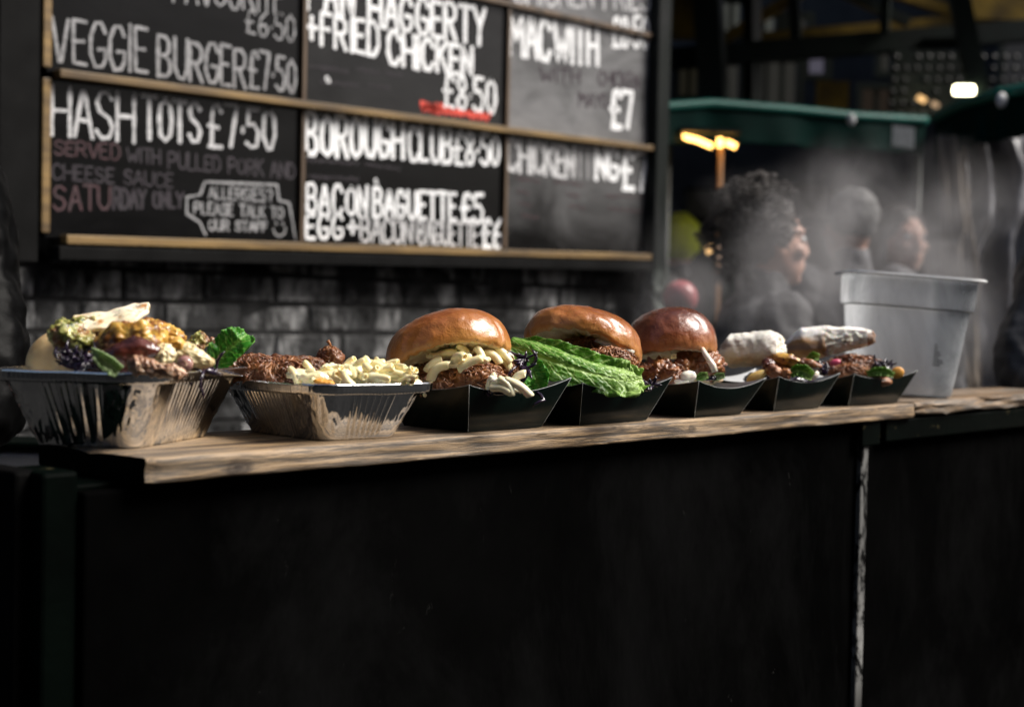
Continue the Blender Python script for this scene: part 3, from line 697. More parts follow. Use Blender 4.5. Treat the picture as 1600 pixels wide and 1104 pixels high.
# ================================================================ PEOPLE
m_skin = simple('skin', [(.3, (.50, .29, .22)), (.7, (.62, .38, .30))], 25, .5, .15, .001, 120, **SSS)
m_hair = simple('dark_brown_hair', [(.3, (.010, .007, .006)), (.7, (.035, .025, .02))], 60, .5, .6, .004, 120)
m_hairg = simple('grey_hair', [(.3, (.05, .05, .05)), (.7, (.13, .13, .13))], 60, .8, .6, .004, 120)
m_eye = simple('eye_white', [(.3, .6), (.7, .7)], 10, .2)
m_iris = simple('dark_iris', [(.3, .01), (.7, .03)], 10, .1)
def jacket_mat(name, c0, c1, rough=.5, bs=.5):
    return simple(name, [(.3, c0), (.7, c1)], 12, rough, bs, .006, 18)
def person(loc, az, H, label, jm, hair='short', hm=None, arms='down', lean=0, vox=.009, fold=.012, reach=None, hat=None, trouser=None, neckd=0, shade=.0):
    """standing adult: continuous body, clothing and hair as its children. local +x is the way the person faces"""
    k = H/1.72; root = Vector(loc)
    f = Vector((math.cos(az), math.sin(az), 0)); s_ = Vector((-math.sin(az), math.cos(az), 0))   # s_ = person's left
    def L(x, y, z): return root + f*(x*k+lean*max(0, z-1.0)) + s_*(y*k) + E3*(z*k)
    t = thing('person', root, label, 'person')
    def cap(mb, a, ra, c, rb, n=10):
        mb.tube([a, a.lerp(c, .5), c], [ra*k, (ra+rb)/2*k, rb*k], 12); mb.ball(a, ra*k, ra*k, ra*k, sub=2); mb.ball(c, rb*k, rb*k, rb*k, sub=2)
    body = MB()
    hz = 1.60
    body.ball(L(-.01, 0, hz), .098*k, .078*k, .112*k, f, s_, E3)                 # skull
    body.ball(L(.030, 0, hz-.065), .062*k, .058*k, .062*k, f, s_, E3)            # jaw
    body.ball(L(.068, 0, hz-.108), .020*k, .024*k, .018*k, f, s_, E3, 2)         # chin
    body.tube([L(.080, 0, hz+.022), L(.092, 0, hz-.004), L(.102, 0, hz-.028), L(.098, 0, hz-.038), L(.084, 0, hz-.044)], [.011*k, .010*k, .012*k, .011*k, .008*k], 8)
    for q in (-1, 1):
        body.ball(L(.092, q*.012, hz-.036), .012*k, .010*k, .009*k, f, s_, E3, 2)
        body.ball(L(.071, q*.034, hz+.028), .015*k, .024*k, .009*k, f, s_, E3, 2)     # brow
        body.ball(L(.066, q*.044, hz-.03), .020*k, .022*k, .022*k, f, s_, E3, 2)      # cheek
        body.ball(L(-.005, q*.078, hz-.018), .020*k, .009*k, .032*k, f, s_, E3, 2)    # ear
    body.ball(L(.088, 0, hz-.066), .012*k, .022*k, .006*k, f, s_, E3, 2); body.ball(L(.085, 0, hz-.078), .012*k, .019*k, .007*k, f, s_, E3, 2)
    cap(body, L(-.02, 0, hz-.07), .056, L(-.03, 0, 1.42), .062)
    body.ball(L(-.02, 0, 1.33), .10*k, .17*k, .12*k, f, s_, E3); body.ball(L(-.01, 0, 1.15), .10*k, .145*k, .17*k, f, s_, E3); body.ball(L(0, 0, .95), .105*k, .155*k, .12*k, f, s_, E3)
    jk = MB()
    jk.ball(L(-.02, 0, 1.32), .135*k, .20*k, .14*k, f, s_, E3); jk.ball(L(-.01, 0, 1.13), .14*k, .185*k, .22*k, f, s_, E3); jk.ball(L(0, 0, .93), .145*k, .19*k, .13*k, f, s_, E3)
    cap(jk, L(-.025, 0, 1.42), .078, L(-.03, 0, 1.47), .072)
    for q in (-1, 1):
        sh = L(-.02, q*.185, 1.385)
        if arms == 'down': el = L(-.03, q*.25, 1.10); wr = L(.06, q*.235, .86)
        elif arms == 'bent': el = L(-.02, q*.26, 1.11); wr = L(.22, q*.17, 1.09)
        if reach and q in reach: el, wr = L(*reach[q][0]), L(*reach[q][1])
        cap(body, sh, .055, el, .042); cap(body, el, .042, wr, .028)
        cap(jk, sh, .082, el, .064); cap(jk, el, .064, wr.lerp(el, .08), .047)
        d = (wr-el).normalized(); up2 = s_.cross(d).normalized() if abs(d.z) < .9 else f
        hp = wr+d*.05*k; body.ball(hp, .045*k, .038*k, .016*k, d, d.cross(up2).normalized(), up2, 2)
        sd2 = d.cross(up2).normalized()
        for j, (off, ln) in enumerate(((-.030, .055), (-.010, .068), (.011, .064), (.030, .050))):
            a0 = wr+d*.085*k+sd2*off*k; a1 = a0+(d*.7-up2*.12)*ln*.55*k; a2 = a1+(d*.5-up2*.6)*ln*.6*k
            body.tube([a0-d*.02*k, a0, a1, a2], [.010*k, .0095*k, .009*k, .007*k], 7)
        th0 = wr+d*.03*k+sd2*(-q*.030)*k
        body.tube([th0, th0+(d*.4-sd2*q*.6)*.04*k, th0+(d*1.1-sd2*q*.6-up2*.3)*.055*k], [.013*k, .011*k, .008*k], 7)
    tr = MB()
    for q in (-1, 1):
        cap(body, L(0, q*.09, .90), .080, L(.02, q*.10, .48), .052); cap(body, L(.02, q*.10, .48), .052, L(0, q*.11, .08), .036)
        body.ball(L(.06, q*.115, .035), .12*k, .042*k, .035*k, f, s_, E3, 2)
        cap(tr, L(0, q*.09, .90), .098, L(.02, q*.10, .48), .068); cap(tr, L(.02, q*.10, .48), .068, L(0, q*.11, .12), .055)
    tr.ball(L(0, 0, .90), .12*k, .17*k, .10*k, f, s_, E3)
    remesh(body.build('body', m_skin, t), vox, 3)
    o = jk.build('jacket', jm, t); remesh(o, vox, 4)
    tex = bpy.data.textures.new('folds', 'CLOUDS'); tex.noise_scale = .09; tex.noise_depth = 3
    dm = o.modifiers.new('folds', 'DISPLACE'); dm.texture = tex; dm.strength = fold*3; dm.mid_level = .5; dm.texture_coords = 'GLOBAL'
    remesh(tr.build('trousers', trouser or m_jblack, t), vox*1.5, 3)
    for q in (-1, 1):
        sh_ = MB(); sh_.ball(L(.05, q*.115, .045), .145*k, .052*k, .048*k, f, s_, E3, 3); sh_.build('shoe', m_dark, t)
        e = MB(); e.ball(L(.0745, q*.033, hz+.004), .014*k, .014*k, .013*k, f, s_, E3, 2); eo = e.build('eye', m_eye, t)
        e = MB(); e.ball(L(.084, q*.034, hz+.004), .006*k, .007*k, .007*k, f, s_, E3, 2); e.build('iris', m_iris, eo)
    hb = MB(); hm = hm or m_hair
    if hair == 'curly':
        rr = random.Random(3)
        hb.ball(L(-.045, 0, hz+.03), .115*k, .10*k, .115*k, f, s_, E3, 4, .018, 30, 2)
        for q in range(420):
            th = rr.uniform(0, 6.28); ph_ = rr.uniform(-.35, 1.45)
            d = f*(math.cos(th)*math.cos(ph_))+s_*(math.sin(th)*math.cos(ph_))+E3*math.sin(ph_)
            if math.cos(th)*math.cos(ph_) > .62 and ph_ < .8: continue
            rad = rr.uniform(.105, .16); cc = L(-.055, 0, hz+.03)+d*rad*k
            pts = [cc+Vector((math.cos(a_*1.3+th), math.sin(a_*1.3+th), a_*.25-.6))*rr.uniform(.008, .015) for a_ in range(7)]
            hb.tube(pts, .0028, 4)
        for q in range(60):
            cc = L(rr.uniform(-.16, -.06), rr.uniform(-.07, .07), hz-rr.uniform(.0, .13)); pts = [cc+Vector((math.cos(a_*1.3), math.sin(a_*1.3), a_*.4))*.013 for a_ in range(7)]; hb.tube(pts, .003, 4)
    elif hair == 'short':
        hb.ball(L(-.032, 0, hz+.028), .100*k, .087*k, .102*k, f, s_, E3, 4, .010, 45, 1, .008, 120)
    elif hair == 'long':
        hb.ball(L(-.035, 0, hz+.03), .105*k, .092*k, .105*k, f, s_, E3, 4, .005, 50, 4)
        for q in range(70):
            a_ = math.pi*(.5+.0)+(q/69-.5)*math.pi*1.25+math.pi/2
            p0 = L(-.03+.07*math.cos(a_), .08*math.sin(a_), hz+.06); p1 = L(-.03+.085*math.cos(a_), .10*math.sin(a_), hz-.08); p2 = L(-.03+.10*math.cos(a_), .12*math.sin(a_), hz-.20); p3 = L(-.02+.11*math.cos(a_), .13*math.sin(a_), hz-.32)
            hb.tube([p0, p1, p2, p3], [.012, .013, .011, .004], 6)
    hb.build('hair', hm, t)
    return t, L
m_jblack = jacket_mat('black_cloth', (.008, .008, .009), (.02, .02, .022))
m_jshiny = simple('shiny_black_nylon', [(.3, .001), (.7, .002)], 12, .42, .3, .003, 40, Specular_IOR_Level=.035)
m_jgrey = jacket_mat('charcoal_wool', (.03, .03, .032), (.075, .075, .08), .8)
m_jgrey2 = jacket_mat('grey_coat', (.06, .06, .065), (.12, .12, .13), .8)
def place_left():
    sh = W(-80, 330, 1.95); el = W(-28, 640, 1.86); wr = W(-190, 590, 1.72)
    base = sh-E1*.185; base.z = 0
    return base, sh, el, wr
base, sh, el, wr = place_left()
def to_local(base, az, k, p):
    f = Vector((math.cos(az), math.sin(az), 0)); s_ = Vector((-math.sin(az), math.cos(az), 0)); d = p-base
    return (d.dot(f)/k, d.dot(s_)/k, d.z/k)
azc = AZ+math.pi
person(base, azc, 1.72, 'person in shiny black jacket at the left edge beside the chicken tray', m_jshiny, 'short', reach={1: (to_local(base, azc, 1, el), to_local(base, azc, 1, wr))}, fold=.012, vox=.007)
sh = W(1668, 395, 2.95); el = W(1602, 575, 2.85); wr = W(1660, 660, 2.7); base = sh+E1*.185; base.z = 0
person(base, azc, 1.72, 'person in black clothes at the right edge behind the plastic tub', m_jblack, 'short', reach={-1: (to_local(base, azc, 1, el), to_local(base, azc, 1, wr))}, vox=.008)
hc = W(1208, 352, 3.7)
person(Vector((hc.x, hc.y, 0)), AZ-math.pi/2+.12, 1.555, 'woman with dark curly hair seen in profile through the steam', m_jgrey, 'curly', arms='bent', vox=.007)
hc = W(1325, 352, 4.9)
person(Vector((hc.x, hc.y, 0)), AZ+.3, 1.69, 'person with short grey hair seen from behind in the steam', m_jgrey2, 'short', m_hairg)
hc = W(1412, 372, 5.3)
person(Vector((hc.x, hc.y, 0)), azc+.35, 1.665, 'person with long dark hair facing the camera through the steam', m_jgrey, 'long')
hc = W(1054, 372, 7.2)
t, L = person(Vector((hc.x, hc.y, 0)), AZ+1.2, 1.72, 'person in a bright yellow hat beside the flaking timber post', m_jblack, 'short', vox=.012)
b = MB(); b.ball(L(-.02, 0, 1.64), .125, .12, .13, sub=3, amp=.008, fr=30); b.build('hat', simple('hi_vis_yellow', [(.3, (.55, .65, .02)), (.7, (.75, .85, .04))], 8, .6), t)
# small orange hair tie
# round pink-red ball on a pale stand behind the third bun
t = thing('ball', W(1066, 520, 3.9), 'shiny pinkish red ball standing beside the timber post', 'ball')
b = MB(); b.ball(W(1063, 465, 3.9), .048, .048, .048, sub=4); b.build('ball_body', simple('pink_red_gloss', [(.3, (.34, .09, .10)), (.7, (.46, .15, .16))], 6, .34), t)
b = MB(); b.tube([W(1066, 488, 3.9), W(1066, 524, 3.9), W(1066, 800, 3.9)], [.02, .025, .03], 16); b.build('stand', m_cool, t)
# orange ear ring of light -> lantern far behind
lamp([(1108, 384), (1110, 396)], .018, m_warm2, 6.8, 'tiny orange lamp low on the far stall', False)

# ================================================================ FOOD CONTAINERS
def foil_mat():
    s = NB('aluminium_foil'); n1 = s.noise(55, 3, .5, 1.0); n2 = s.noise(400, 2, .5)
    h = s.math('ADD', n1, s.math('MULTIPLY', n2, .05))
    s.bsdf((.78, .79, .80), .085, h, .12, .003, Metallic=1.0); return s.m
m_foil = foil_mat()
def foil_tray(c, rot, Lb, Wb, h, fl, label, seed, ribs=(14, 6), ra=(.0011, .0011)):
    t = thing('foil_tray', (c[0], c[1], CT), label, 'foil tray', 'foil trays on the counter')
    rc = .022; cs, sn = math.cos(rot), math.sin(rot)
    def perim(Lx, Wy, r, n_st=(110, 74), n_c=26):
        pts = []                                  # (x, y, nx, ny, straight_s or None)
        segs = [((Lx/2, -Wy/2+r), (Lx/2, Wy/2-r), (1, 0), n_st[1]), ((Lx/2-r, Wy/2), (-Lx/2+r, Wy/2), (0, 1), n_st[0]),
                ((-Lx/2, Wy/2-r), (-Lx/2, -Wy/2+r), (-1, 0), n_st[1]), ((-Lx/2+r, -Wy/2), (Lx/2-r, -Wy/2), (0, -1), n_st[0])]
        cc = [(Lx/2-r, Wy/2-r, 0), (-Lx/2+r, Wy/2-r, 90), (-Lx/2+r, -Wy/2+r, 180), (Lx/2-r, -Wy/2+r, 270)]
        for (a, b_, nn, ns), (cx, cy, a0) in zip(segs, cc):
            ln = math.hypot(b_[0]-a[0], b_[1]-a[1])
            for i in range(ns): u = i/ns; pts.append((a[0]+(b_[0]-a[0])*u, a[1]+(b_[1]-a[1])*u, nn[0], nn[1], u*ln, ln))
            for i in range(n_c):
                q = math.radians(a0+90*i/n_c); pts.append((cx+r*math.cos(q), cy+r*math.sin(q), math.cos(q), math.sin(q), -1, 1))
        return pts
    rows = [0, .03, .07]+[.07+.93*k/20 for k in range(1, 21)]
    PR = [perim(Lb+2*fl*v, Wb+2*fl*v, rc*(.75+.5*v)) for v in rows]; n = len(PR[0])
    def world(x, y, z): return Vector((c[0]+x*cs-y*sn, c[1]+x*sn+y*cs, CT+z))
    def V(i, j):
        x, y, nx, ny, s_, ln = PR[j][i]; v = rows[j]; z = h*v
        off = 0
        if s_ >= 0:
            u = s_/ln; marg = .16
            env = min(1, max(0, (u-marg)/.05))*min(1, max(0, (1-marg-u)/.05)) * min(1, max(0, (v-.04)/.12))*min(1, max(0, (.93-v)/.08))
            sh_ = 0 if abs(ny) > .5 else 1; nr = ribs[sh_]
            ph = (u-marg)/(1-2*marg)*nr*2*math.pi
            off = ra[sh_]*env*(max(-.35, math.cos(ph+math.pi)) if sh_ else .5-1.5*max(0, math.cos(ph))**4)
            e = 1-min(1, max(0, (min(u, 1-u))/marg))
            off += .0009*e*min(1, v*4)*noise.noise(Vector((x*300+seed, y*300, z*14)))
        else:
            w_ = v*(1.05-v)*4
            off = .0016*w_*noise.noise(Vector((x*300+seed, y*300, z*14)))+.0005*w_*noise.noise(Vector((x*600, y*600+seed, z*40)))
        off += .0007*noise.noise(Vector((x*30, y*30, z*30+seed)))
        return world(x+nx*off, y+ny*off, z+.0004)
    mb = MB(); mb.grid(n, len(rows), V, closeu=True)
    bp = [V(i, 0) for i in range(n)]; cpt = world(0, 0, .0012)
    mb.add(bp+[cpt], [((i+1) % n, i, n) for i in range(n)])
    o = mb.build('tray_body', m_foil, t); solid(o, .0003)
    # rim: flat ledge, rolled edge, pleated skirt
    mb = MB(); top = PR[-1]
    lip = [(0, 0), (.003, .0004), (.0075, .0010), (.0088, .0012), (.0093, .0003), (.0090, -.0012), (.0084, -.0035), (.0080, -.0065), (.0070, -.0090), (.0055, -.0092)]
    def VR(i, j):
        x, y, nx, ny, s_, ln = top[i]; o_, z_ = lip[j]
        pl = (.00025 if j >= 5 else 0)*math.sin(i*1.9)+.0004*noise.noise(Vector((x*60, y*60, seed+j*.1)))
        wav = .0016*noise.noise(Vector((x*18, y*18, seed+2)))
        return world(x+nx*(o_+pl), y+ny*(o_+pl), h+z_+wav*(.3+j*.08))
    mb.grid(n, len(lip), VR, closeu=True); o = mb.build('rim', m_foil, t); solid(o, .0003)
    return t
F1C, F1R = (.800, 1.185), math.radians(30)
F2C, F2R = (.955, 1.140), math.radians(-6+90)
foil_tray((.748, 1.192), math.radians(29), .155, .102, .069, .028, 'larger crimped foil tray overhanging the left end of the plank', 1, (14, 4), (.0021, .0030))
foil_tray((.944, 1.137), math.radians(85), .138, .094, .056, .026, 'smaller crimped foil tray of pulled pork and macaroni, second from left', 5, (14, 7), (.0021, .0021))

m_card = simple('black_glossy_card', [(.3, (.0015, .0045, .0035)), (.7, (.003, .008, .006))], 6, .22, .25, .003, 9, Specular_IOR_Level=.22)
m_cardin = simple('pale_grey_card_inside', [(.3, (.30, .31, .32)), (.7, (.42, .43, .44))], 8, .5)
m_edge = simple('raw_card_edge', [(.3, (.35, .36, .35)), (.7, (.55, .56, .55))], 60, .6)
def card_tray(x, y, wb, db, h, fl, rot, label, seed):
    t = thing('paper_tray', (x, y, CT), label, 'paper tray', 'black folded paper trays on the counter')
    cs, sn = math.cos(rot), math.sin(rot); rr = random.Random(seed)
    dips = [rr.uniform(.010, .014), rr.uniform(.009, .013), rr.uniform(.007, .012), rr.uniform(.008, .012)]
    ch = [h, h+rr.uniform(.001, .005), h+.003, h+.001]
    cb = [(0, 0), (wb, 0), (wb, db), (0, db)]; cf = [(-fl, -fl), (wb+fl*1.25, -fl), (wb+fl, db+fl), (-fl, db+fl)]
    def world(px_, py_, z): return Vector((x+px_*cs-py_*sn, y+px_*sn+py_*cs, CT+z))
    def wallpt(k, u, v, off):
        a, b_ = cb[k], cb[(k+1) % 4]; A_, B_ = cf[k], cf[(k+1) % 4]
        bx, by = a[0]*(1-u)+b_[0]*u, a[1]*(1-u)+b_[1]*u; tx, ty = A_[0]*(1-u)+B_[0]*u, A_[1]*(1-u)+B_[1]*u
        nx, ny = (b_[1]-a[1]), -(b_[0]-a[0]); ln = math.hypot(nx, ny); nx /= ln; ny /= ln
        bow = .004*math.sin(math.pi*u)*math.sin(math.pi*min(1, v*.8)) - .004*math.sin(math.pi*u)*v
        ht = (ch[k]*(1-u)+ch[(k+1) % 4]*u)-dips[k]*math.sin(math.pi*u)**.85*1.0
        return world(bx+(tx-bx)*v+nx*(bow-off), by+(ty-by)*v+ny*(bow-off), .0008+(ht)*v)
    for (nm, mat, off) in (('tray_body', m_card, 0), ('lining', m_cardin, .0007)):
        mb = MB()
        for k in range(4): mb.grid(21, 9, lambda i, j: wallpt(k, i/20, j/8, off))
        z = .0012+off; mb.add([world(*p, z) for p in cb], [(0, 1, 2, 3)])
        mb.build(nm, mat, t, auto=30)
    mb = MB()
    for k in range(4):
        mb.tube([wallpt(k, i/20, 1, .0003) for i in range(21)], .00033, 4)
    mb.tube([wallpt(0, 0, j/8, -.0001) for j in range(9)], .00028, 4)
    mb.tube([wallpt(1, 0, j/8, -.0001) for j in range(9)], .00022, 4)
    mb.build('folded_edge', m_edge, t)
    return t
TL = [(1.084, 1.062, .118, .10, .052, .021, 0, 'black paper tray under the pork and macaroni burger, nearest of the five'),
      (1.262, 1.056, .128, .10, .050, .020, .01, 'black paper tray under the lettuce burger, second of the five'),
      (1.484, 1.052, .100, .10, .048, .022, -.02, 'black paper tray under the fried chicken burger, middle of the five'),
      (1.682, 1.060, .118, .10, .049, .020, 0, 'black paper tray under the floury white baguette, fourth of the five'),
      (1.886, 1.060, .140, .095, .049, .021, -.03, 'black paper tray touching the plastic tub, farthest of the five')]
for k, a in enumerate(TL): card_tray(*a, 10+k)

# plastic tub
s = NB('fogged_clear_plastic')
f = s.noise(9, 6, .6, .5, (1, 1, .6)); f2 = s.noise(60, 5, .7)
tr_ = s.n('ShaderNodeBsdfTransparent'); tr_.inputs[0].default_value = (.9, .92, .94, 1)
pr = s.n('ShaderNodeBsdfPrincipled'); s.l(s.ramp(f, [(.38, (.55, .56, .57)), (.6, (.93, .94, .95))]), pr.inputs['Base Color']); pr.inputs['Roughness'].default_value = .16
tl = s.n('ShaderNodeBsdfTranslucent'); tl.inputs[0].default_value = (.75, .76, .78, 1)
m1 = s.n('ShaderNodeMixShader'); m1.inputs[0].default_value = .45; s.l(pr.outputs[0], m1.inputs[1]); s.l(tl.outputs[0], m1.inputs[2])
m2 = s.n('ShaderNodeMixShader'); dp = s.n('ShaderNodeVectorMath', operation='DOT_PRODUCT'); s.l(s.tc.outputs['Object'], dp.inputs[0]); dp.inputs[1].default_value = (math.cos(AZ-math.radians(95)), math.sin(AZ-math.radians(95)), 0)
fog = s.math('ADD', s.math('MULTIPLY', s.math('SUBTRACT', f, .5), 1.1), s.ramp(s.math('ADD', dp.outputs['Value'], .5), [(.40, .55), (.44, 1.0), (.52, 1.0), (.55, .62), (.60, .45)]))
s.l(fog, m2.inputs[0])
fc = s.mix(s.ramp(fog, [(.25, 0), (.8, 1)]), (.10, .105, .11), s.ramp(f, [(.3, (.62, .63, .64)), (.65, (.94, .95, .96))])); s.l(fc, pr.inputs['Base Color']); s.l(fc, tl.inputs[0]); s.l(tr_.outputs[0], m2.inputs[1]); s.l(m1.outputs[0], m2.inputs[2]); s.l(m2.outputs[0], s.out.inputs[0])
m_tub = s.m
s = NB('clear_plastic_rim'); gl = s.bsdf((.93, .94, .95), .10, s.noise(80, 4), .2, .001, Transmission_Weight=.35); m_rim = s.m
def tub():
    D = 2.40; base = WZ(1418, 622, CT+.001); th = math.radians(3.6)
    fx0 = Vector((math.cos(AZ-math.radians(95)), math.sin(AZ-math.radians(95)), 0)); fy0 = Vector((-fx0.y, fx0.x, 0))
    R_ = Matrix.Rotation(th, 3, fy0); fx, fy, fz = R_ @ fx0, fy0, R_ @ E3
    t = thing('plastic_tub', base, 'tall fogged clear plastic food tub standing at the far end of the counter', 'tub')
    S = base
    wb, wt, H = .160, .202, .192
    bb = S+fy*(wb/2+.01)+E3*.006
    def ringpt(i, n, wd, r, z):
        q = 2*math.pi*i/n; k = 5.5
        cx_, cy_ = math.cos(q), math.sin(q); d = (abs(cx_)**k+abs(cy_)**k)**(-1/k)
        return bb+fx*(cx_*d*wd/2)+fy*(cy_*d*wd/2)+fz*z
    n = 96
    prof = [(0, 0), (wb-.016, 0), (wb-.004, .002), (wb, .007)]+[(wb+(wt-.012-wb)*k/8, .007+(H*.74-.007)*k/8) for k in range(1, 9)]+[(wt-.001, H*.75), (wt+.001, H*.77), (wt+.004, H*.97), (wt+.004, H)]
    mb = MB(); mb.grid(n, len(prof)-1, lambda i, j: ringpt(i, n, prof[j+1][0], 0, prof[j+1][1]), closeu=True)
    mb.add([ringpt(i, n, prof[1][0], 0, 0) for i in range(n)], [tuple(range(n))])
    o = mb.build('tub_body', m_tub, t, auto=40); solid(o, .0016)
    mb = MB(); lp = [(wt+.003, H-.001), (wt+.028, H+.000), (wt+.031, H+.002), (wt+.029, H+.005), (wt+.004, H+.005), (wt+.002, H+.002)]
    mb.grid(n, len(lp), lambda i, j: ringpt(i, n, lp[j][0], 0, lp[j][1]), closeu=True, closev=True)
    mb.build('rim', m_rim, t, auto=40)
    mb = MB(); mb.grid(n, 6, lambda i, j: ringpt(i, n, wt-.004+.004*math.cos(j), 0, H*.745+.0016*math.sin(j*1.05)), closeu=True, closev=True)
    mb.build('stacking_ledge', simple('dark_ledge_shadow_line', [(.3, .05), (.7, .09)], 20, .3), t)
    mb = MB()
    for r in range(9):
        a_ = ringpt(0, 4, 0, 0, 0)
        z = .052+r*.0042; wdn = (wb+(wt-wb)*z/H*.95)
        x0 = .036; ln = .020*(1-r/10)*(1 if r % 3 else .6)
        mb.box(bb+fx*(x0+ln/2)-fy*(wdn/2+.0012)+fz*z, ln, .0004, .0022, fx, fy, fz)
    mb.build('printed_mark', simple('grey_print', [(.3, .10), (.7, .2)], 20, .6), t, smooth=False)
    return bb, fx, fy, fz
tub()

# ================================================================ FOOD
def px2m(p, D): return p*D/F
def food(name, x, y, D, label, cat, group=None): return thing(name, W(x, y, D), label, cat, group)
# --- materials
def crust_mat(name, stops, rough=.22, seed=0, flour=0):
    s = NB(name); n1 = s.noise(16, 5, .6, .3, off=seed); n2 = s.noise(120, 4, .7, off=seed); n3 = s.noise(420, 2)
    h = s.attr('h')
    g = s.math('ADD', h, s.math('MULTIPLY', s.math('SUBTRACT', n1, .5), .55))
    g = s.math('ADD', g, s.math('MULTIPLY', s.math('SUBTRACT', n2, .5), .34))
    c = s.ramp(g, stops)
    c = s.mix(s.ramp(n3, [(.66, 0), (.75, .55)]), c, (.55, .28, .09))
    c = s.mix(s.ramp(s.noise(150, 3, off=9), [(.70, 0), (.74, .8)]), c, (.10, .035, .012))
    hb = s.math('ADD', s.math('MULTIPLY', n2, .6), s.math('ADD', n1, s.math('MULTIPLY', n3, .25)))
    s.bsdf(c, s.ramp(n1, [(.3, rough+.02), (.7, rough+.18)]), hb, .6, .003, Coat_Weight=.4, Coat_Roughness=.22, Specular_IOR_Level=.45, **SSS); return s.m
m_crust1 = crust_mat('golden_brioche_crust', [(.0, (.72, .45, .18)), (.16, (.58, .28, .08)), (.40, (.40, .145, .028)), (.8, (.22, .060, .012))], .23)
m_crust2 = crust_mat('brown_brioche_crust', [(.0, (.72, .44, .18)), (.2, (.56, .26, .08)), (.48, (.36, .125, .027)), (.85, (.17, .045, .011))], .20, 4)
m_crust3 = crust_mat('dark_brioche_crust', [(.0, (.66, .38, .16)), (.22, (.46, .19, .07)), (.45, (.25, .075, .03)), (.8, (.085, .022, .010))], .14, 8)
m_crumb = simple('bread_crumb', [(.3, (.62, .48, .26)), (.7, (.85, .75, .52))], 70, .9, .9, .003, 180, **SSS)
m_pork = simple('pulled_pork', [(.25, (.05, .015, .006)), (.45, (.20, .070, .020)), (.6, (.36, .145, .042)), (.78, (.55, .30, .12))], 55, .42, .5, .0015, 200, Coat_Weight=.12, **SSS)
m_pork2 = simple('dark_pulled_pork', [(.25, (.03, .009, .004)), (.5, (.15, .050, .016)), (.75, (.38, .17, .06))], 60, .40, .5, .0015, 200, Coat_Weight=.15, **SSS)
m_mac = simple('macaroni', [(.3, (.82, .68, .32)), (.7, (.92, .84, .54))], 40, .28, .2, .001, 120, Coat_Weight=.25, Coat_Roughness=.2, **SSS)
m_mac2 = simple('pale_macaroni', [(.3, (.82, .72, .42)), (.7, (.92, .86, .64))], 40, .26, .2, .001, 120, Coat_Weight=.3, **SSS)
m_cheese = simple('cheese_sauce', [(.3, (.86, .74, .40)), (.6, (.93, .85, .56)), (.8, (.86, .56, .20))], 35, .25, .3, .002, 90, Coat_Weight=.4, **SSS)
m_sauce = simple('white_sauce', [(.3, (.86, .80, .66)), (.7, (.93, .90, .80))], 30, .2, .15, .001, 80, Coat_Weight=.5, **SSS)
m_cab = simple('purple_cabbage', [(.35, (.006, .003, .010)), (.58, (.018, .008, .026)), (.8, (.08, .035, .10))], 70, .2, .3, .001, 100, Coat_Weight=.4)
def leaf_mat(name, a, b_, vein, tip=.0):
    s = NB(name); v = s.noise(60, 5, .6, 1.5); n1 = s.noise(22, 4)
    c = s.ramp(n1, [(.35, a), (.65, b_)]); h = s.attr('h'); tt = s.attr('tt'); c = s.mix(s.ramp(tt, [(.62, 0), (.95, tip)]), c, vein); c = s.mix(s.ramp(h, [(.0, .9), (.10, .5), (.2, 0)]), c, vein)
    fr_ = s.math('FRACT', s.math('ADD', s.math('SUBTRACT', s.math('MULTIPLY', tt, 9.0), s.math('MULTIPLY', h, 1.6)), s.math('MULTIPLY', v, .35)))
    vn = s.ramp(s.math('ABSOLUTE', s.math('SUBTRACT', fr_, .5)), [(.0, .75), (.05, .5), (.12, 0)]); c = s.mix(vn, c, vein)
    wv = s.n('ShaderNodeTexVoronoi', feature='DISTANCE_TO_EDGE'); wv.inputs['Scale'].default_value = 110; s.l(s.tc.outputs['Object'], wv.inputs['Vector'])
    k = s.ramp(wv.outputs['Distance'], [(.0, .5), (.06, 0)]); c = s.mix(k, c, vein)
    b = s.bsdf(c, .40, s.math('ADD', s.math('ADD', v, s.math('MULTIPLY', wv.outputs['Distance'], .9)), s.math('MULTIPLY', vn, -.8)), .45, .002, Coat_Weight=.08)
    t = s.n('ShaderNodeBsdfTranslucent'); s.l(c, t.inputs[0]); m = s.n('ShaderNodeMixShader'); m.inputs[0].default_value = .38
    s.l(b.outputs[0], m.inputs[1]); s.l(t.outputs[0], m.inputs[2]); s.l(m.outputs[0], s.out.inputs[0]); return s.m
m_leaf = leaf_mat('bright_lettuce', (.055, .20, .012), (.15, .38, .028), (.56, .76, .24), .75)
m_leafd = leaf_mat('deep_green_leaf', (.03, .20, .012), (.07, .36, .02), (.26, .52, .08))
m_leafp = leaf_mat('pale_lettuce_heart', (.25, .42, .12), (.45, .60, .28), (.7, .78, .5))
m_chg = simple('herb_chicken_green', [(.30, (.035, .045, .008)), (.42, (.22, .23, .04)), (.55, (.50, .47, .15)), (.7, (.74, .68, .42))], 85, .35, .7, .003, 170, spots=[(100, .56, .62, (.03, .055, .010)), (38, .54, .62, (.22, .09, .02)), (140, .62, .67, (.03, .015, .008))], Coat_Weight=.3, **SSS)
m_chy = simple('herb_chicken_golden', [(.30, (.12, .04, .010)), (.43, (.45, .22, .03)), (.56, (.68, .42, .08)), (.74, (.82, .68, .34))], 70, .3, .6, .002, 170, spots=[(95, .60, .66, (.06, .07, .012)), (40, .53, .60, (.20, .065, .015)), (130, .62, .67, (.02, .01, .006))], Coat_Weight=.4, **SSS)
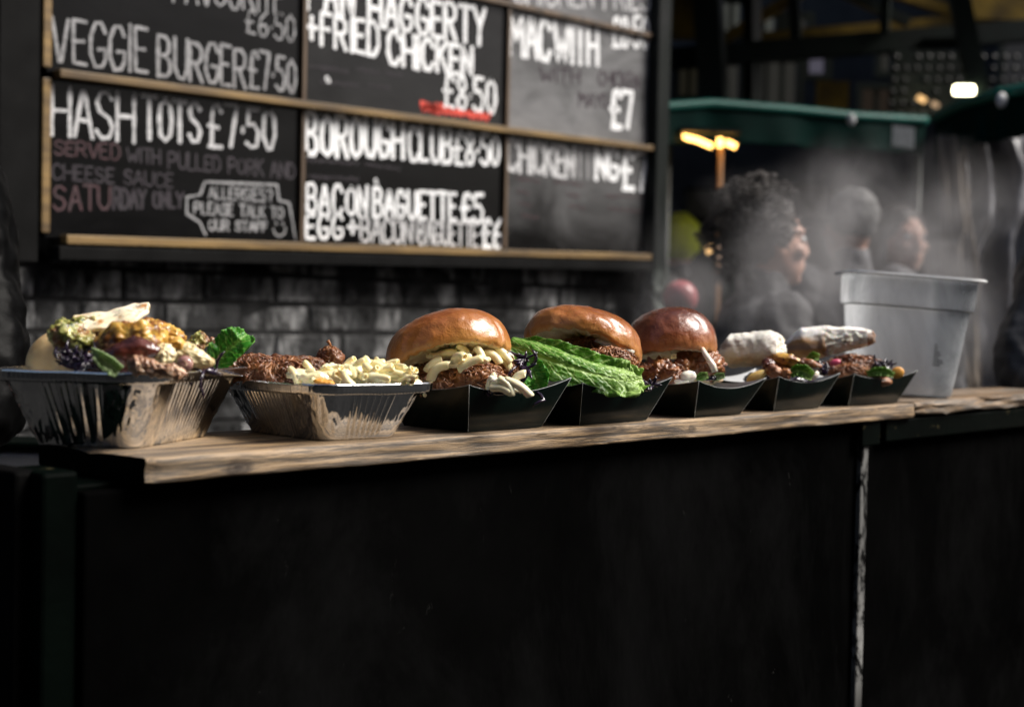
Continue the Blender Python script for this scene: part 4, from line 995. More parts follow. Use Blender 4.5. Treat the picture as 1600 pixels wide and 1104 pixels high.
m_chp = simple('herb_chicken_pale', [(.28, (.35, .24, .10)), (.5, (.66, .55, .30)), (.75, (.82, .74, .54))], 60, .33, .6, .002, 170, spots=[(100, .60, .67, (.10, .12, .03)), (50, .62, .7, (.30, .12, .04))], Coat_Weight=.3, **SSS)
m_chd = simple('charred_dark_chicken', [(.35, (.020, .005, .004)), (.6, (.11, .026, .016)), (.75, (.34, .13, .05))], 40, .25, .4, .002, 120, Coat_Weight=.4, **SSS)
m_meatp = simple('pink_brown_meat', [(.36, (.09, .03, .018)), (.5, (.38, .20, .11)), (.7, (.68, .50, .34))], 70, .3, .6, .002, 150, Coat_Weight=.4, **SSS)
m_flat = simple('griddled_flatbread', [(.3, (.62, .42, .20)), (.5, (.84, .72, .50)), (.75, (.92, .86, .70))], 28, .6, .4, .002, 120, spots=[(48, .53, .62, (.50, .24, .07)), (110, .62, .66, (.05, .03, .02))], **SSS)
m_bun0 = simple('pale_bread_bun', [(.3, (.62, .38, .15)), (.55, (.80, .60, .32)), (.8, (.88, .76, .52))], 14, .5, .3, .002, 120, **SSS)
def bag_mat(name, crust, flour, lo, hi):
    s = NB(name); n1 = s.noise(26, 6, .65, .4, (.6, .6, 1.6)); n2 = s.noise(9, 4); h = s.attr('h')
    c = s.ramp(n2, [(.3, crust[0]), (.7, crust[1])])
    g = s.math('ADD', s.math('MULTIPLY', h, .55), s.math('MULTIPLY', n1, .75))
    c = s.mix(s.ramp(g, [(lo, 0), (hi, 1)]), c, flour); c = s.mix(s.ramp(s.noise(16, 5, .7, .6, (.5, .5, 2), 7), [(.50, 0), (.58, .85)]), c, (.22, .15, .12))
    s.bsdf(c, .85, s.noise(110, 6, .7), .7, .003, **SSS); return s.m
m_bag1 = bag_mat('floury_baguette_crust', ((.38, .27, .16), (.55, .44, .30)), (.70, .67, .60), .56, .74)
m_bag2 = bag_mat('brown_baguette_crust', ((.30, .15, .05), (.50, .28, .11)), (.86, .83, .78), .74, .86)
m_bagc = simple('open_baguette_crumb', [(.30, (.25, .19, .11)), (.40, (.74, .70, .58)), (.6, (.90, .88, .80))], 110, .9, 1., .004, 150, **SSS)
m_fried = simple('fried_chicken_crust', [(.28, (.045, .012, .004)), (.5, (.24, .075, .016)), (.72, (.46, .20, .05))], 60, .32, .8, .003, 180, Coat_Weight=.35, **SSS)
m_radish = simple('pink_radish', [(.3, (.45, .03, .10)), (.7, (.65, .12, .2))], 40, .3)
m_potato = simple('potato_wedge', [(.3, (.52, .32, .07)), (.7, (.78, .58, .22))], 30, .4, .4, .002, **SSS)
m_chip = simple('orange_crisp', [(.3, (.60, .25, .03)), (.7, (.80, .42, .08))], 30, .5)

def bun(x, y, D, rx, ry, h, roll, pitch, arch, mat, parent, seed, yaw=0., flat=2.3, rag=1.):
    """brioche top : dome with a rounded shoulder, torn lower lip, crumb underneath"""
    Rm = Matrix((E1, E2, E3)).transposed() @ Matrix.Rotation(roll, 3, 'Y') @ Matrix.Rotation(pitch, 3, 'X') @ Matrix.Rotation(yaw, 3, 'Z')
    c = W(x, y, D); n = 160; m = 40
    def shape(q, ph):               # ph 0 top .. 1 equator .. 1.35 tucked lip
        sn = math.sin(min(ph, 1)*math.pi/2)**(2/flat*1.05); cs = math.cos(min(ph, 1)*math.pi/2)**(2/flat)
        wob = 1+.035*noise.noise(Vector((math.cos(q)*1.2, math.sin(q)*1.2, seed)))+.02*noise.noise(Vector((math.cos(q)*3, math.sin(q)*3, seed+5)))
        z = h*.80*cs*(1+.05*noise.noise(Vector((math.cos(q)*sn, math.sin(q)*sn, seed+2))))
        r = sn*wob
        if ph > 1:
            k = (ph-1)/.35; z = -h*.20*math.sin(k*math.pi/2); r = wob*(1-.10*k*k)
        p = Vector((rx*r*math.cos(q), ry*r*math.sin(q), z))
        front = max(0, -math.sin(q+.1))**1.5*max(0, (ph-.55)/.8)
        p.z += arch*front
        if ph > 1: p.z += rag*(.0034*noise.fractal(Vector((math.cos(q)*9, math.sin(q)*9, seed)), 1, 2, 3))*((ph-1)/.35)
        d = .0016*noise.noise(Vector(p)*38+Vector((seed, 0, 0)))+.0008*noise.noise(Vector(p)*120)-.0010*max(0, noise.noise(Vector((p.x*30, p.y*90, p.z*30+seed)))-.25)*3
        return p*(1+d/h)
    mb = MB()
    mb.grid(n, m, lambda i, j: c+Rm @ shape(2*math.pi*i/n, .012+1.338*j/(m-1)), closeu=True, a=lambda i, j: max(0, 1-(.012+1.338*j/(m-1))/1.35)**.75)
    mb.add([c+Rm @ shape(2*math.pi*i/n, .012) for i in range(n)], [tuple(range(n-1, -1, -1))], [1]*n)
    o = mb.build('bun_top', mat, parent, attr='h')
    mb = MB()
    def under(i, j):
        q = 2*math.pi*i/n; p = shape(q, 1.35); k = j/10; kk = 1-k
        s_ = Vector((p.x*kk, p.y*kk, p.z+(.004*math.sin(k*math.pi*.5))+arch*.0))
        s_.z += .0025*noise.fractal(Vector((s_.x*160, s_.y*160, seed)), 1, 2, 3)*min(1, k*6)*1.0
        return c+Rm @ s_
    mb.grid(n, 11, under, closeu=True); cr = mb.build('crumb', m_crumb, o)
    return o
def strands(mb, c, ax, ay, az, rx, ry, rz, n, l0, l1, r0, r1, rr, lift=1.0, hemi=True, rk=.35):
    for _ in range(n):
        for _t in range(20):
            d = Vector((rr.gauss(0, 1), rr.gauss(0, 1), rr.gauss(0, 1))).normalized()
            if not hemi or d.z > -.55: break
        s_ = rr.uniform(.86, 1.04)*lift
        nrm = (ax*(d.x/rx)+ay*(d.y/ry)+az*(d.z/rz)).normalized()
        p = c+ax*(d.x*rx*s_)+ay*(d.y*ry*s_)+az*(d.z*rz*s_)
        p += nrm*.15*rz*noise.noise(p*45)
        fld = noise.noise_vector(p*28)+Vector((rr.gauss(0, 1), rr.gauss(0, 1), rr.gauss(0, 1)))*.30
        t = (fld-nrm*fld.dot(nrm)).normalized()
        L_ = rr.uniform(l0, l1); k = 5; pts = []; q = p.copy(); bend = Vector((rr.gauss(0, 1), rr.gauss(0, 1), rr.gauss(0, 1)))*.35
        for i in range(k):
            pts.append(q.copy()); t = (t+bend*rk*.9-nrm*rr.uniform(-.05, .30)+noise.noise_vector(q*120)*.35).normalized(); q = q+t*(L_/k)
            e_ = q-c; e3_ = Vector((e_.dot(ax)/rx, e_.dot(ay)/ry, e_.dot(az)/rz)); w_ = (s_-.05*(i/k)**2)+.17*noise.noise(q*90)
            e3_ = e3_*(w_/max(e3_.length, .2)); q = q.lerp(c+ax*(e3_.x*rx)+ay*(e3_.y*ry)+az*(e3_.z*rz), .75)
        r = rr.uniform(r0, r1); mb.tube(pts, [r*.7, r*1.1, r*1.25, r*1.05, r*.5], 5)
def heap(x, y, D, rx, rz, ry, n, mat, parent, seed, name='pulled_pork', l=(14, 34), r=(.5, 1.5), roll=0., stuff=True, base=.9):
    rr = random.Random(seed); k = D/F; c = W(x, y, D); a1 = E1*math.cos(roll)+E3*math.sin(roll); a3 = E3*math.cos(roll)-E1*math.sin(roll)
    mb = MB()
    mb.ball(c, rx*k*base, ry*k*base, rz*k*base, a1, E2, a3, 5, .0035, 60, seed, .003, 150)
    strands(mb, c, a1, E2, a3, rx*k, ry*k, rz*k, int(n*1.4), l[0]*k, l[1]*k, r[0]*k, r[1]*k, rr)
    o = mb.build(name, mat, parent)
    if stuff: o['kind'] = 'stuff'
    return o
# macaroni piece, one mesh shared by all
def mac_mesh(L, r, bend, mat, seed):
    mb = MB(); n = 14; m = 12
    def ctr(t): a = (t-.5)*bend; R0 = L/max(.01, bend); return Vector((math.sin(a)*R0, 0, (math.cos(a)-1)*R0)), Vector((math.cos(a), 0, -math.sin(a)))
    def V(i, j, rad, t):
        q = 2*math.pi*i/n; sl = .10*math.cos(q+seed)*(1 if t > .5 else -1)*max(0, abs(t-.5)*2-.6)
        c, tg = ctr(t+sl); nn = Vector((-tg.z, 0, tg.x)); bb = Vector((0, 1, 0))
        k = 1+.16*noise.noise(Vector((t*2.6+seed*7, math.cos(q)*.9, math.sin(q)*.9)))+.07*noise.noise(Vector((t*9, math.cos(q)*2, math.sin(q)*2+seed)))
        return c+(nn*math.cos(q)*.92+bb*math.sin(q)*1.06)*rad*k
    rows = [(r*.50, .12), (r*.55, .02), (r*.75, -.008), (r*.93, .005)]+[(r, k/m) for k in range(1, m)]+[(r*.93, .995), (r*.75, 1.008), (r*.55, .98), (r*.50, .88)]
    mb.grid(n, len(rows), lambda i, j: V(i, j, rows[j][0], rows[j][1]), closeu=True)
    for t in (.12, .88): mb.add([V(i, 0, r*.50, t) for i in range(n)], [tuple(range(n))])
    me = mb.build('macaroni', mat); me.data.name = 'macaroni'; d = me.data; bpy.data.objects.remove(me); return d
MV = [(.026, .0048, .9), (.021, .0050, 1.3), (.030, .0047, .7), (.024, .0051, 1.1), (.019, .0047, .8), (.028, .0049, 1.5)]
mac_ms = [mac_mesh(*v, m_mac, k+1) for k, v in enumerate(MV)]
mac_mp = [mac_mesh(*v, m_mac2, k+11) for k, v in enumerate(MV)]
mac_r = random.Random(77)
def mac(parent, x, y, D, ang, dip=0., spin=0., kind=0, sc_=1., pale=False):
    """ang: degrees anticlockwise in the picture plane, dip: towards the viewer"""
    o = bpy.data.objects.new('macaroni', (mac_mp if pale else mac_ms)[kind+(3 if mac_r.random() < .5 else 0)]); C.objects.link(o); o.parent = parent
    a = math.radians(ang); d = math.radians(dip)
    X = (E1*math.cos(a)+E3*math.sin(a))*math.cos(d)-E2*math.sin(d); Z = (E3*math.cos(a)-E1*math.sin(a)); Z = (Z-X*Z.dot(X)).normalized(); Y = Z.cross(X)
    M_ = Matrix((X, Y, Z)).transposed() @ Matrix.Rotation(math.radians(spin), 3, 'X')
    o.matrix_local = Matrix.Translation(W(x, y, D)-wloc(parent)) @ M_.to_4x4() @ Matrix.Scale(sc_, 4); return o
def leaf(parent, spine, widths, D, mat, name, seed, ruffle=.004, rend=1., cup=.3, nrm=None, th=.0006, nu=70, nv=31, rf=55, tag_=None, edge_f=2.0):
    """spine: [(x,y,D offset)], widths in px; surface spans across the spine"""
    P_ = [W(a, b_, D+c_) for a, b_, c_ in spine]
    def cr(arr, t):
        k = t*(len(arr)-1); i = min(int(k), len(arr)-2); f = k-i
        p0 = arr[max(i-1, 0)]; p1 = arr[i]; p2 = arr[i+1]; p3 = arr[min(i+2, len(arr)-1)]
        return .5*((2*p1)+(p2-p0)*f+(2*p0-5*p1+4*p2-p3)*f*f+(3*p1-3*p2+p0*1.0-p0*2+p3)*f*f*f) if False else p1*(1-f)+p2*f
    nrm = (nrm or (-E2)).normalized()
    def V(i, j):
        t = i/(nu-1); v = j/(nv-1)*2-1
        p = cr(P_, t); tg = (cr(P_, min(1, t+.02))-cr(P_, max(0, t-.02))).normalized()
        sd_ = nrm.cross(tg).normalized(); n2 = tg.cross(sd_).normalized()
        wd = cr(widths, t)*D/F
        e = abs(v)
        rf_ = ruffle*(1+(rend-1)*t**3)*(e**edge_f)*(noise.noise(Vector((t*rf*.16, v*2.0, seed)))*1.6+.8*noise.noise(Vector((t*rf*.42, v*4, seed+3))))
        small = .0009*noise.noise(Vector((t*34, v*9, seed+1)))+.0004*noise.noise(Vector((t*90, v*26, seed+1)))
        edge = 1+.07*noise.noise(Vector((t*22, v, seed+9)))*e
        return p+sd_*(v*wd*edge)+n2*(cup*wd*(e*e)+rf_+small-(.0012 if e < .06 else 0))
    mb = MB(); mb.grid(nu, nv, V, a=lambda i, j: abs(j/(nv-1)*2-1))
    o = mb.build(name, mat, parent, attr='h', origin=P_[0])
    at_ = o.data.attributes.new('tt', 'FLOAT', 'POINT'); at_.data.foreach_set('value', [(k_ % nu)/(nu-1) for k_ in range(nu*nv)])
    solid(o, th); return o
def ribbons(parent, x, y, D, rx, rz, ry, n, seed, mat=None, name='red_cabbage', l=(18, 45), wd=(1.5, 3.5), stuff=True):
    rr = random.Random(seed); k = D/F; c = W(x, y, D); mb = MB()
    mb.ball(c-E3*.15*rz*k, rx*k*.75, ry*k*.75, rz*k*.7, E1, E2, E3, 3, .003, 70, seed)
    for _ in range(n):
        d = Vector((rr.gauss(0, 1), rr.gauss(0, 1), abs(rr.gauss(0, 1)))).normalized()*rr.uniform(.6, 1)
        p = c+E1*(d.x*rx*k)+E2*(d.y*ry*k)+E3*(d.z*rz*k)
        t = Vector((rr.gauss(0, 1), rr.gauss(0, 1), rr.gauss(0, .4))).normalized(); b_ = Vector((rr.gauss(0, 1), rr.gauss(0, 1), rr.gauss(0, 1)))*.35
        L_ = rr.uniform(*l)*k; w_ = rr.uniform(*wd)*k; pts = []
        for i in range(7): pts.append(p.copy()); t = (t+b_+(c-p).normalized()*.25).normalized(); p = p+t*(L_/7)
        mb.tube(pts, [w_*.4, w_*.8, w_, w_, w_, w_*.8, w_*.3], 5)
    o = mb.build(name, mat or m_cab, parent, origin=c)
    if stuff and parent is not None: o['kind'] = 'stuff'
    return o
def lump(parent, x, y, D, rx, rz, ry, mat, name, seed, roll=0., amp=.25, fr=90, amp2=.1, sub=5, yaw=0.):
    k = D/F; c = W(x, y, D); a1 = E1*math.cos(roll)+E3*math.sin(roll); a3 = E3*math.cos(roll)-E1*math.sin(roll)
    m_ = min(rx, rz, ry)*k; mb = MB(); mb.ball(c, rx*k, ry*k, rz*k, a1, E2, a3, sub, m_*amp, fr, seed, m_*amp2, fr*3.2)
    return mb.build(name, mat, parent, origin=c)

# ---------------- tray 1: herb chicken over bread and cabbage (each piece can be lifted away)
D1 = 1.36
def piece(x, y, D, rx, rz, ry, mat, label, seed, roll=0., cat='chicken', name='chicken_piece', group='chicken pieces in the big foil tray', **k):
    o = lump(None, x, y, D, rx, rz, ry, mat, name, seed, roll, **k); return tag(o, label, cat, group)
b = lump(None, 104, 566, 1.36, 62, 52, 50, m_bun0, 'bread_bun', 1, .15, amp=.05, fr=20, amp2=.008); tag(b, 'pale bread roll peeking out at the left end of the chicken tray', 'bread')
lump(b, 196, 590, 1.39, 150, 34, 90, m_pork2, 'bed', 9, 0, .3, 60) if False else None
rb = ribbons(None, 120, 566, 1.27, 36, 17, 26, 70, 3); tag(rb, 'dark purple cabbage shreds under the green herb chicken', 'cabbage')
bd = lump(None, 205, 592, 1.33, 92, 30, 66, m_chd, 'roast_meat', 4, 0., .25, 45); tag(bd, 'dark roast meat lying under the chicken in the big foil tray', 'meat')
piece(112, 529, 1.29, 35, 23, 30, m_chg, 'green herb crusted chicken piece above the purple cabbage', 11, -.30, amp=.45, fr=60, amp2=.28)
piece(128, 514, 1.33, 30, 19, 26, m_chg, 'mossy brown edged chicken piece behind the green one', 12, .35, amp=.45, fr=60, amp2=.3)
piece(202, 533, 1.285, 58, 28, 36, m_chy, 'largest golden brown chicken piece in the middle of the heap', 13, .16, amp=.4, fr=50, amp2=.25)
piece(200, 556, 1.262, 52, 24, 26, m_chd, 'dark purple brown slab of chicken beneath the golden piece', 14, .22, 'chicken', amp=.32, fr=45, amp2=.10)
piece(252, 518, 1.32, 40, 17, 28, m_chy, 'yellow chicken piece at the upper right of the heap', 15, -.25, amp=.45, fr=65, amp2=.3)
piece(225, 512, 1.35, 30, 13, 25, m_chy, 'flat golden chicken piece right below the flatbread flap', 16, -.1, amp=.5, fr=65, amp2=.3)
piece(258, 536, 1.31, 34, 14, 24, m_chy, 'brown bottomed chicken piece between golden and pale ones', 17, -.12, amp=.4, fr=65, amp2=.25)
piece(296, 556, 1.31, 38, 17, 22, m_chp, 'pale sausage shaped chicken piece at the right of the heap', 18, -.32, amp=.35, fr=60, amp2=.2)
piece(250, 556, 1.27, 22, 20, 18, m_chp, 'small pale herb chicken chunk in front of the sausage shaped piece', 19, .6, amp=.5, fr=70, amp2=.3)
piece(310, 534, 1.38, 16, 12, 14, m_chg, 'small crumbly green chicken bit sticking up at the right', 20, .5, amp=.6, fr=90, amp2=.4)
piece(236, 575, 1.225, 34, 12, 16, m_meatp, 'pinkish meat scrap hanging over the front rim of the big foil tray', 21, -.20, 'meat', 'meat_scrap', None, amp=.55, fr=120, amp2=.35)
piece(266, 580, 1.225, 26, 10, 15, m_meatp, 'brown pink meat scrap on the rim, right of the first scrap', 22, -.25, 'meat', 'meat_scrap', None, amp=.55, fr=120, amp2=.35)
piece(214, 571, 1.22, 14, 16, 10, m_meatp, 'stringy meat fibre hanging below the dark chicken slab', 23, .4, 'meat', 'meat_scrap', None, amp=.6, fr=90, amp2=.4)
# curled onion slice with rings
t = food('onion_curl', 289, 568, 1.25, 'small curled pinkish brown onion knob under the sausage shaped chicken', 'onion')
mb = MB(); c = W(289, 568, 1.255); k = 1.255/F
mb.ball(c, 13*k, 12*k, 13*k, E1, E2, E3, 4, .0006, 120, 5, .0004, 300); mb.build('core', simple('pink_onion', [(.3, (.22, .09, .09)), (.6, (.42, .24, .20)), (.8, (.62, .44, .34))], 120, .2, Coat_Weight=.6, stretch=(1, 1, 3)), t)
mb = MB()
for q in range(4): mb.tube([c+(E1*math.cos(a_*.7+.3)+E3*math.sin(a_*.7+.3))*(13.2-q*2.8)*k-E2*(2+q*3)*k for a_ in range(10)], .0007, 6)
mb.build('layer_edge', m_meatp, t)
# flatbread flap folded over the top
def flap(rows, D, mat, name, label, th=.0035, seed=0):
    """rows of (x0,y0,x1,y1,dD): cross lines from left to right"""
    mb = MB(); nu, nv = 50, 24
    def V(i, j):
        t = i/(nu-1)*(len(rows)-1); a = min(int(t), len(rows)-2); f = t-a; v = j/(nv-1)
        r = [rows[a][q]*(1-f)+rows[a+1][q]*f for q in range(5)]
        p = W(r[0]*(1-v)+r[2]*v, r[1]*(1-v)+r[3]*v, D+r[4]*(1)+.05*(1-v)-.02)
        n_ = noise.noise(p*70+Vector((seed, 0, 0)))*.0028+noise.noise(p*25)*.002
        return p+E3*(n_+.004*math.sin(v*math.pi))
    mb.grid(nu, nv, V); o = mb.build(name, mat, None, origin=W(rows[0][0], rows[0][1], D)); solid(o, th)
    ss = o.modifiers.new('sub', 'SUBSURF'); ss.levels = ss.render_levels = 1
    return tag(o, label, 'bread')
flap([(112, 497, 118, 516, 0), (135, 494, 140, 518, 0), (165, 489, 168, 514, .0), (188, 482, 196, 508, .0), (208, 479, 214, 502, .01), (222, 478, 222, 492, .02), (235, 481, 232, 484, .03)], 1.33, m_flat, 'flatbread', 'thin browned flatbread flap crowning the chicken heap', .0045)
lf = leaf(None, [(143, 544, -.01), (155, 556, -.01), (168, 567, -.005), (186, 580, 0)], [1, 10, 13, 11], 1.235, m_leafp, 'lettuce_leaf', 31, .002, 1, .35, th=.0012); tag(lf, 'small pale green lettuce wedge poking over the front of the chicken tray', 'lettuce leaf')
lf = leaf(None, [(318, 590, 0), (335, 570, 0), (356, 546, 0), (376, 530, 0), (386, 522, .01)], [5, 20, 26, 24, 10], 1.42, m_leafd, 'lettuce_leaf', 35, .004, 1, .45, nrm=-E2+E3*.3); tag(lf, 'glossy green lettuce leaf sticking out at the right end of the chicken tray', 'lettuce leaf')
piece(332, 533, 1.42, 5, 7, 5, m_meatp, 'tiny pink scrap beside the glossy lettuce leaf', 24, .4, 'meat', 'meat_scrap', None)
rb = ribbons(None, 318, 578, 1.33, 22, 9, 18, 40, 6); tag(rb, 'dark cabbage shreds at the right rim of the chicken tray', 'cabbage')
mb = MB(); mb.tube([W(*p) for p in ((318, 576, 1.305), (317, 583, 1.292), (314, 592, 1.288), (313, 604, 1.288), (317, 614, 1.29), (318, 625, 1.29))], [.0011, .0016, .0013, .0012, .0014, .0006], 7)
tag(mb.build('cabbage_strand', m_cab, None, origin=W(318, 576, 1.3)), 'single dark cabbage strand dangling over the foil rim', 'cabbage')

# ---------------- tray 2: pulled pork, macaroni cheese and white sauce
D2 = 1.44
pk = food('pulled_pork_portion', 425, 600, 1.46, 'dark pulled pork heaped in the left half of the small foil tray', 'pulled pork')
heap(428, 584, 1.46, 76, 29, 62, 1100, m_pork2, pk, 41, 'meat_shreds', roll=.02, r=(.5, 1.6))
heap(400, 570, 1.45, 34, 17, 30, 320, m_pork2, pk, 42, 'meat_shreds', r=(.5, 1.6)); heap(468, 574, 1.46, 44, 18, 32, 380, m_pork2, pk, 43, 'meat_shreds')
heap(516, 558, 1.49, 20, 16, 18, 220, m_pork2, pk, 44, 'meat_shreds', l=(10, 24))
heap(358, 572, 1.44, 18, 12, 16, 120, m_pork2, pk, 46, 'meat_shreds', l=(10, 20))
mb = MB(); mb.tube([W(514, 552, 1.49), W(517, 545, 1.49), W(516, 538, 1.488), W(512, 532, 1.487)], [.002, .0012, .0012, .0022], 7); mb.build('stray_shred', m_pork, pk)
mcz = food('macaroni_cheese', 540, 600, 1.42, 'creamy macaroni cheese filling the right half of the small foil tray', 'macaroni')
lump(mcz, 570, 598, 1.455, 84, 26, 46, m_cheese, 'cheese_sauce', 51, 0, .30, 75, .12, 6)
lump(mcz, 545, 586, 1.43, 46, 17, 30, m_cheese, 'cheese_sauce', 54, 0, .45, 90, .15, 6)
lump(mcz, 490, 590, 1.40, 44, 12, 26, m_cheese, 'cheese_sauce', 52, -.1, .40, 80, .15)
lump(mcz, 505, 597, 1.378, 17, 5, 10, m_chip, 'browned_crust', 53, -.1, .45, 110, .15)
rr = random.Random(5)
for (x, y, D, a, dp, k) in ((556, 573, 1.425, 50, 10, 0), (576, 569, 1.43, -60, 15, 1), (600, 578, 1.42, -4, 0, 2), (618, 583, 1.42, -12, 5, 0), (538, 580, 1.41, 30, 20, 1), (566, 588, 1.40, 10, 72, 1), (592, 588, 1.40, -5, 5, 2), (626, 588, 1.42, -8, 0, 2), (522, 577, 1.42, 20, 10, 0), (540, 591, 1.39, 125, 20, 0), (480, 583, 1.395, 30, 10, 1), (462, 587, 1.39, -60, 20, 0), (508, 585, 1.395, 10, 10, 0), (606, 570, 1.46, 20, 0, 0), (545, 566, 1.45, 40, 0, 1)):
    mac(mcz, x, y, D, a, dp, rr.uniform(-60, 60), k, rr.uniform(.74, .90))
for q_ in range(26):
    x = rr.uniform(455, 640); y = 580-9*math.sin(max(0, (x-520))/120*math.pi)+rr.uniform(-4, 12); mac(mcz, x, y, 1.435-(y-570)*.0022+(.02 if x > 600 else 0), rr.uniform(-70, 70), rr.uniform(-10, 60), rr.uniform(-80, 80), rr.randrange(3), rr.uniform(.68, .85))
for k in range(10):
    a_ = rr.uniform(0, 6); 
for (x, y, D, a_, b_, sd_) in ((600, 583, 1.425, 30, 8, 201), (560, 580, 1.42, 22, 9, 202), (582, 590, 1.405, 20, 7, 203), (620, 592, 1.425, 18, 7, 204), (530, 586, 1.405, 20, 8, 205), (575, 573, 1.44, 20, 8, 206)):
    lump(mcz, x, y, D, a_, b_, 12, m_cheese, 'cheese_sauce', sd_, rr.uniform(-.3, .3), .7, 110, .2, 4)
# ---------------- burger 1
b1 = food('burger', 715, 620, 1.60, 'pulled pork and macaroni burger in the nearest black tray', 'burger')
bun(701, 557, 1.60, .0715, .062, .064, math.radians(-15), math.radians(-13), .016, m_crust1, b1, 3)
heap(700, 604, 1.60, 86, 44, 62, 1700, m_pork, b1, 71); heap(684, 606, 1.555, 36, 22, 26, 420, m_pork, b1, 72); heap(745, 592, 1.555, 46, 26, 26, 520, m_pork, b1, 73, r=(.5, 1.6)); heap(786, 582, 1.60, 30, 28, 26, 340, m_pork, b1, 74)
for (x, y, D, a, dp, sp, k, s_) in ((682, 577, 1.535, 42, 8, 0, 2, 1.25), (676, 568, 1.55, 38, 0, 30, 0, 1.1), (717, 556, 1.535, 20, 55, 0, 1, 1.15), (733, 566, 1.53, 28, 5, 20, 2, 1.1), (727, 549, 1.56, -50, 10, 0, 0, 1.1), (700, 551, 1.56, 15, 20, 10, 1, 1.1), (752, 555, 1.555, -70, 25, 0, 0, 1.1), (772, 556, 1.57, -35, 10, 0, 1, 1.2), (785, 550, 1.58, -45, 5, 30, 2, 1.15), (790, 562, 1.585, -60, 0, 40, 0, 1.15), (765, 549, 1.585, 15, 0, 0, 0, 1.2),
    (766, 598, 1.515, 75, 5, 0, 1, 1.1), (779, 596, 1.505, 20, 30, 0, 1, 1.05), (793, 602, 1.50, -50, 5, 0, 0, 1.1), (812, 603, 1.50, -32, 5, 0, 2, 1.2), (808, 589, 1.53, 45, 5, 0, 1, 1.1), (782, 606, 1.50, -10, 10, 0, 0, 1.0), (648, 612, 1.56, 80, 5, 0, 0, 1.0), (676, 612, 1.54, 10, 5, 30, 0, .9)):
    mac(b1, x, y, D, a, dp, sp, k, s_*.88, pale=y > 585)
lump(b1, 706, 553, 1.575, 40, 9, 14, m_cheese, 'cheese_sauce', 75, .1, .4, 80, .1); lump(b1, 780, 553, 1.60, 22, 12, 16, m_sauce, 'cheese_sauce', 76, -.3, .3, 80, .1); lump(b1, 790, 603, 1.52, 30, 9, 12, m_sauce, 'cheese_sauce', 77, -.2, .5, 90, .2); lump(b1, 778, 597, 1.508, 16, 6, 8, m_sauce, 'cheese_sauce', 177, -.5, .6, 110, .2, 4); lump(b1, 712, 566, 1.545, 26, 7, 9, m_cheese, 'cheese_sauce', 178, .4, .6, 110, .2, 4); lump(b1, 748, 562, 1.55, 18, 6, 8, m_cheese, 'cheese_sauce', 179, .1, .6, 110, .2, 4)
ribbons(b1, 815, 577, 1.60, 14, 26, 16, 46, 78); ribbons(b1, 775, 612, 1.51, 22, 6, 8, 22, 79, l=(10, 20), wd=(1, 2.2))
mb = MB(); mb.tube([W(*p) for p in ((828, 610, 1.60), (836, 611, 1.575), (845, 617, 1.565), (850, 625, 1.563), (843, 627, 1.56), (836, 631, 1.558), (832, 635, 1.558))], [.001, .0016, .0019, .0022, .0016, .0014, .001], 7); mb.build('cabbage_strand', m_cab, b1)
leaf(b1, [(822, 552, .02), (830, 572, .01), (838, 592, 0), (846, 612, .0)], [6, 18, 22, 8], 1.60, m_leafd, 'lettuce_leaf', 81, .003, 1, .3, nrm=-E2)
# ---------------- burger 2
b2 = food('burger', 905, 610, 1.74, 'pulled pork burger with a long romaine leaf in the second black tray', 'burger')
bun(911, 539, 1.75, .0735, .064, .057, math.radians(12), math.radians(-15), .014, m_crust2, b2, 11)
heap(925, 566, 1.74, 70, 40, 56, 1500, m_pork, b2, 91); heap(950, 562, 1.69, 42, 20, 26, 460, m_pork, b2, 92, l=(10, 24))
lump(b2, 960, 541, 1.72, 34, 10, 18, m_sauce, 'melted_cheese', 93, -.25, .3, 80, .08)
leaf(b2, [(795, 540, .0), (830, 552, -.01), (870, 566, -.02), (915, 580, -.02), (955, 590, -.015), (985, 594, -.01), (1004, 592, .0)], [10, 28, 34, 33, 31, 30, 16], 1.665, m_leaf, 'romaine_leaf', 95, .0018, 5.5, .20, nrm=-E2+E3*.35, rf=70, nu=170, nv=41, edge_f=1.6)
leaf(b2, [(800, 528, .0), (835, 536, -.01), (880, 552, -.02), (925, 568, -.02), (965, 578, -.015), (992, 584, -.01)], [8, 13, 13, 14, 17, 13], 1.645, m_leaf, 'folded_leaf_edge', 97, .0014, 3.5, -.4, nrm=-E2*.5+E3, rf=80, nu=150, edge_f=1.6)
leaf(b2, [(808, 536, .02), (812, 560, .02), (828, 586, .02), (850, 604, .03)], [9, 20, 22, 10], 1.70, m_leafd, 'lettuce_leaf', 98, .003, 1, .3)
ribbons(b2, 1004, 602, 1.69, 22, 9, 20, 50, 99, l=(14, 30), wd=(1.2, 2.6))
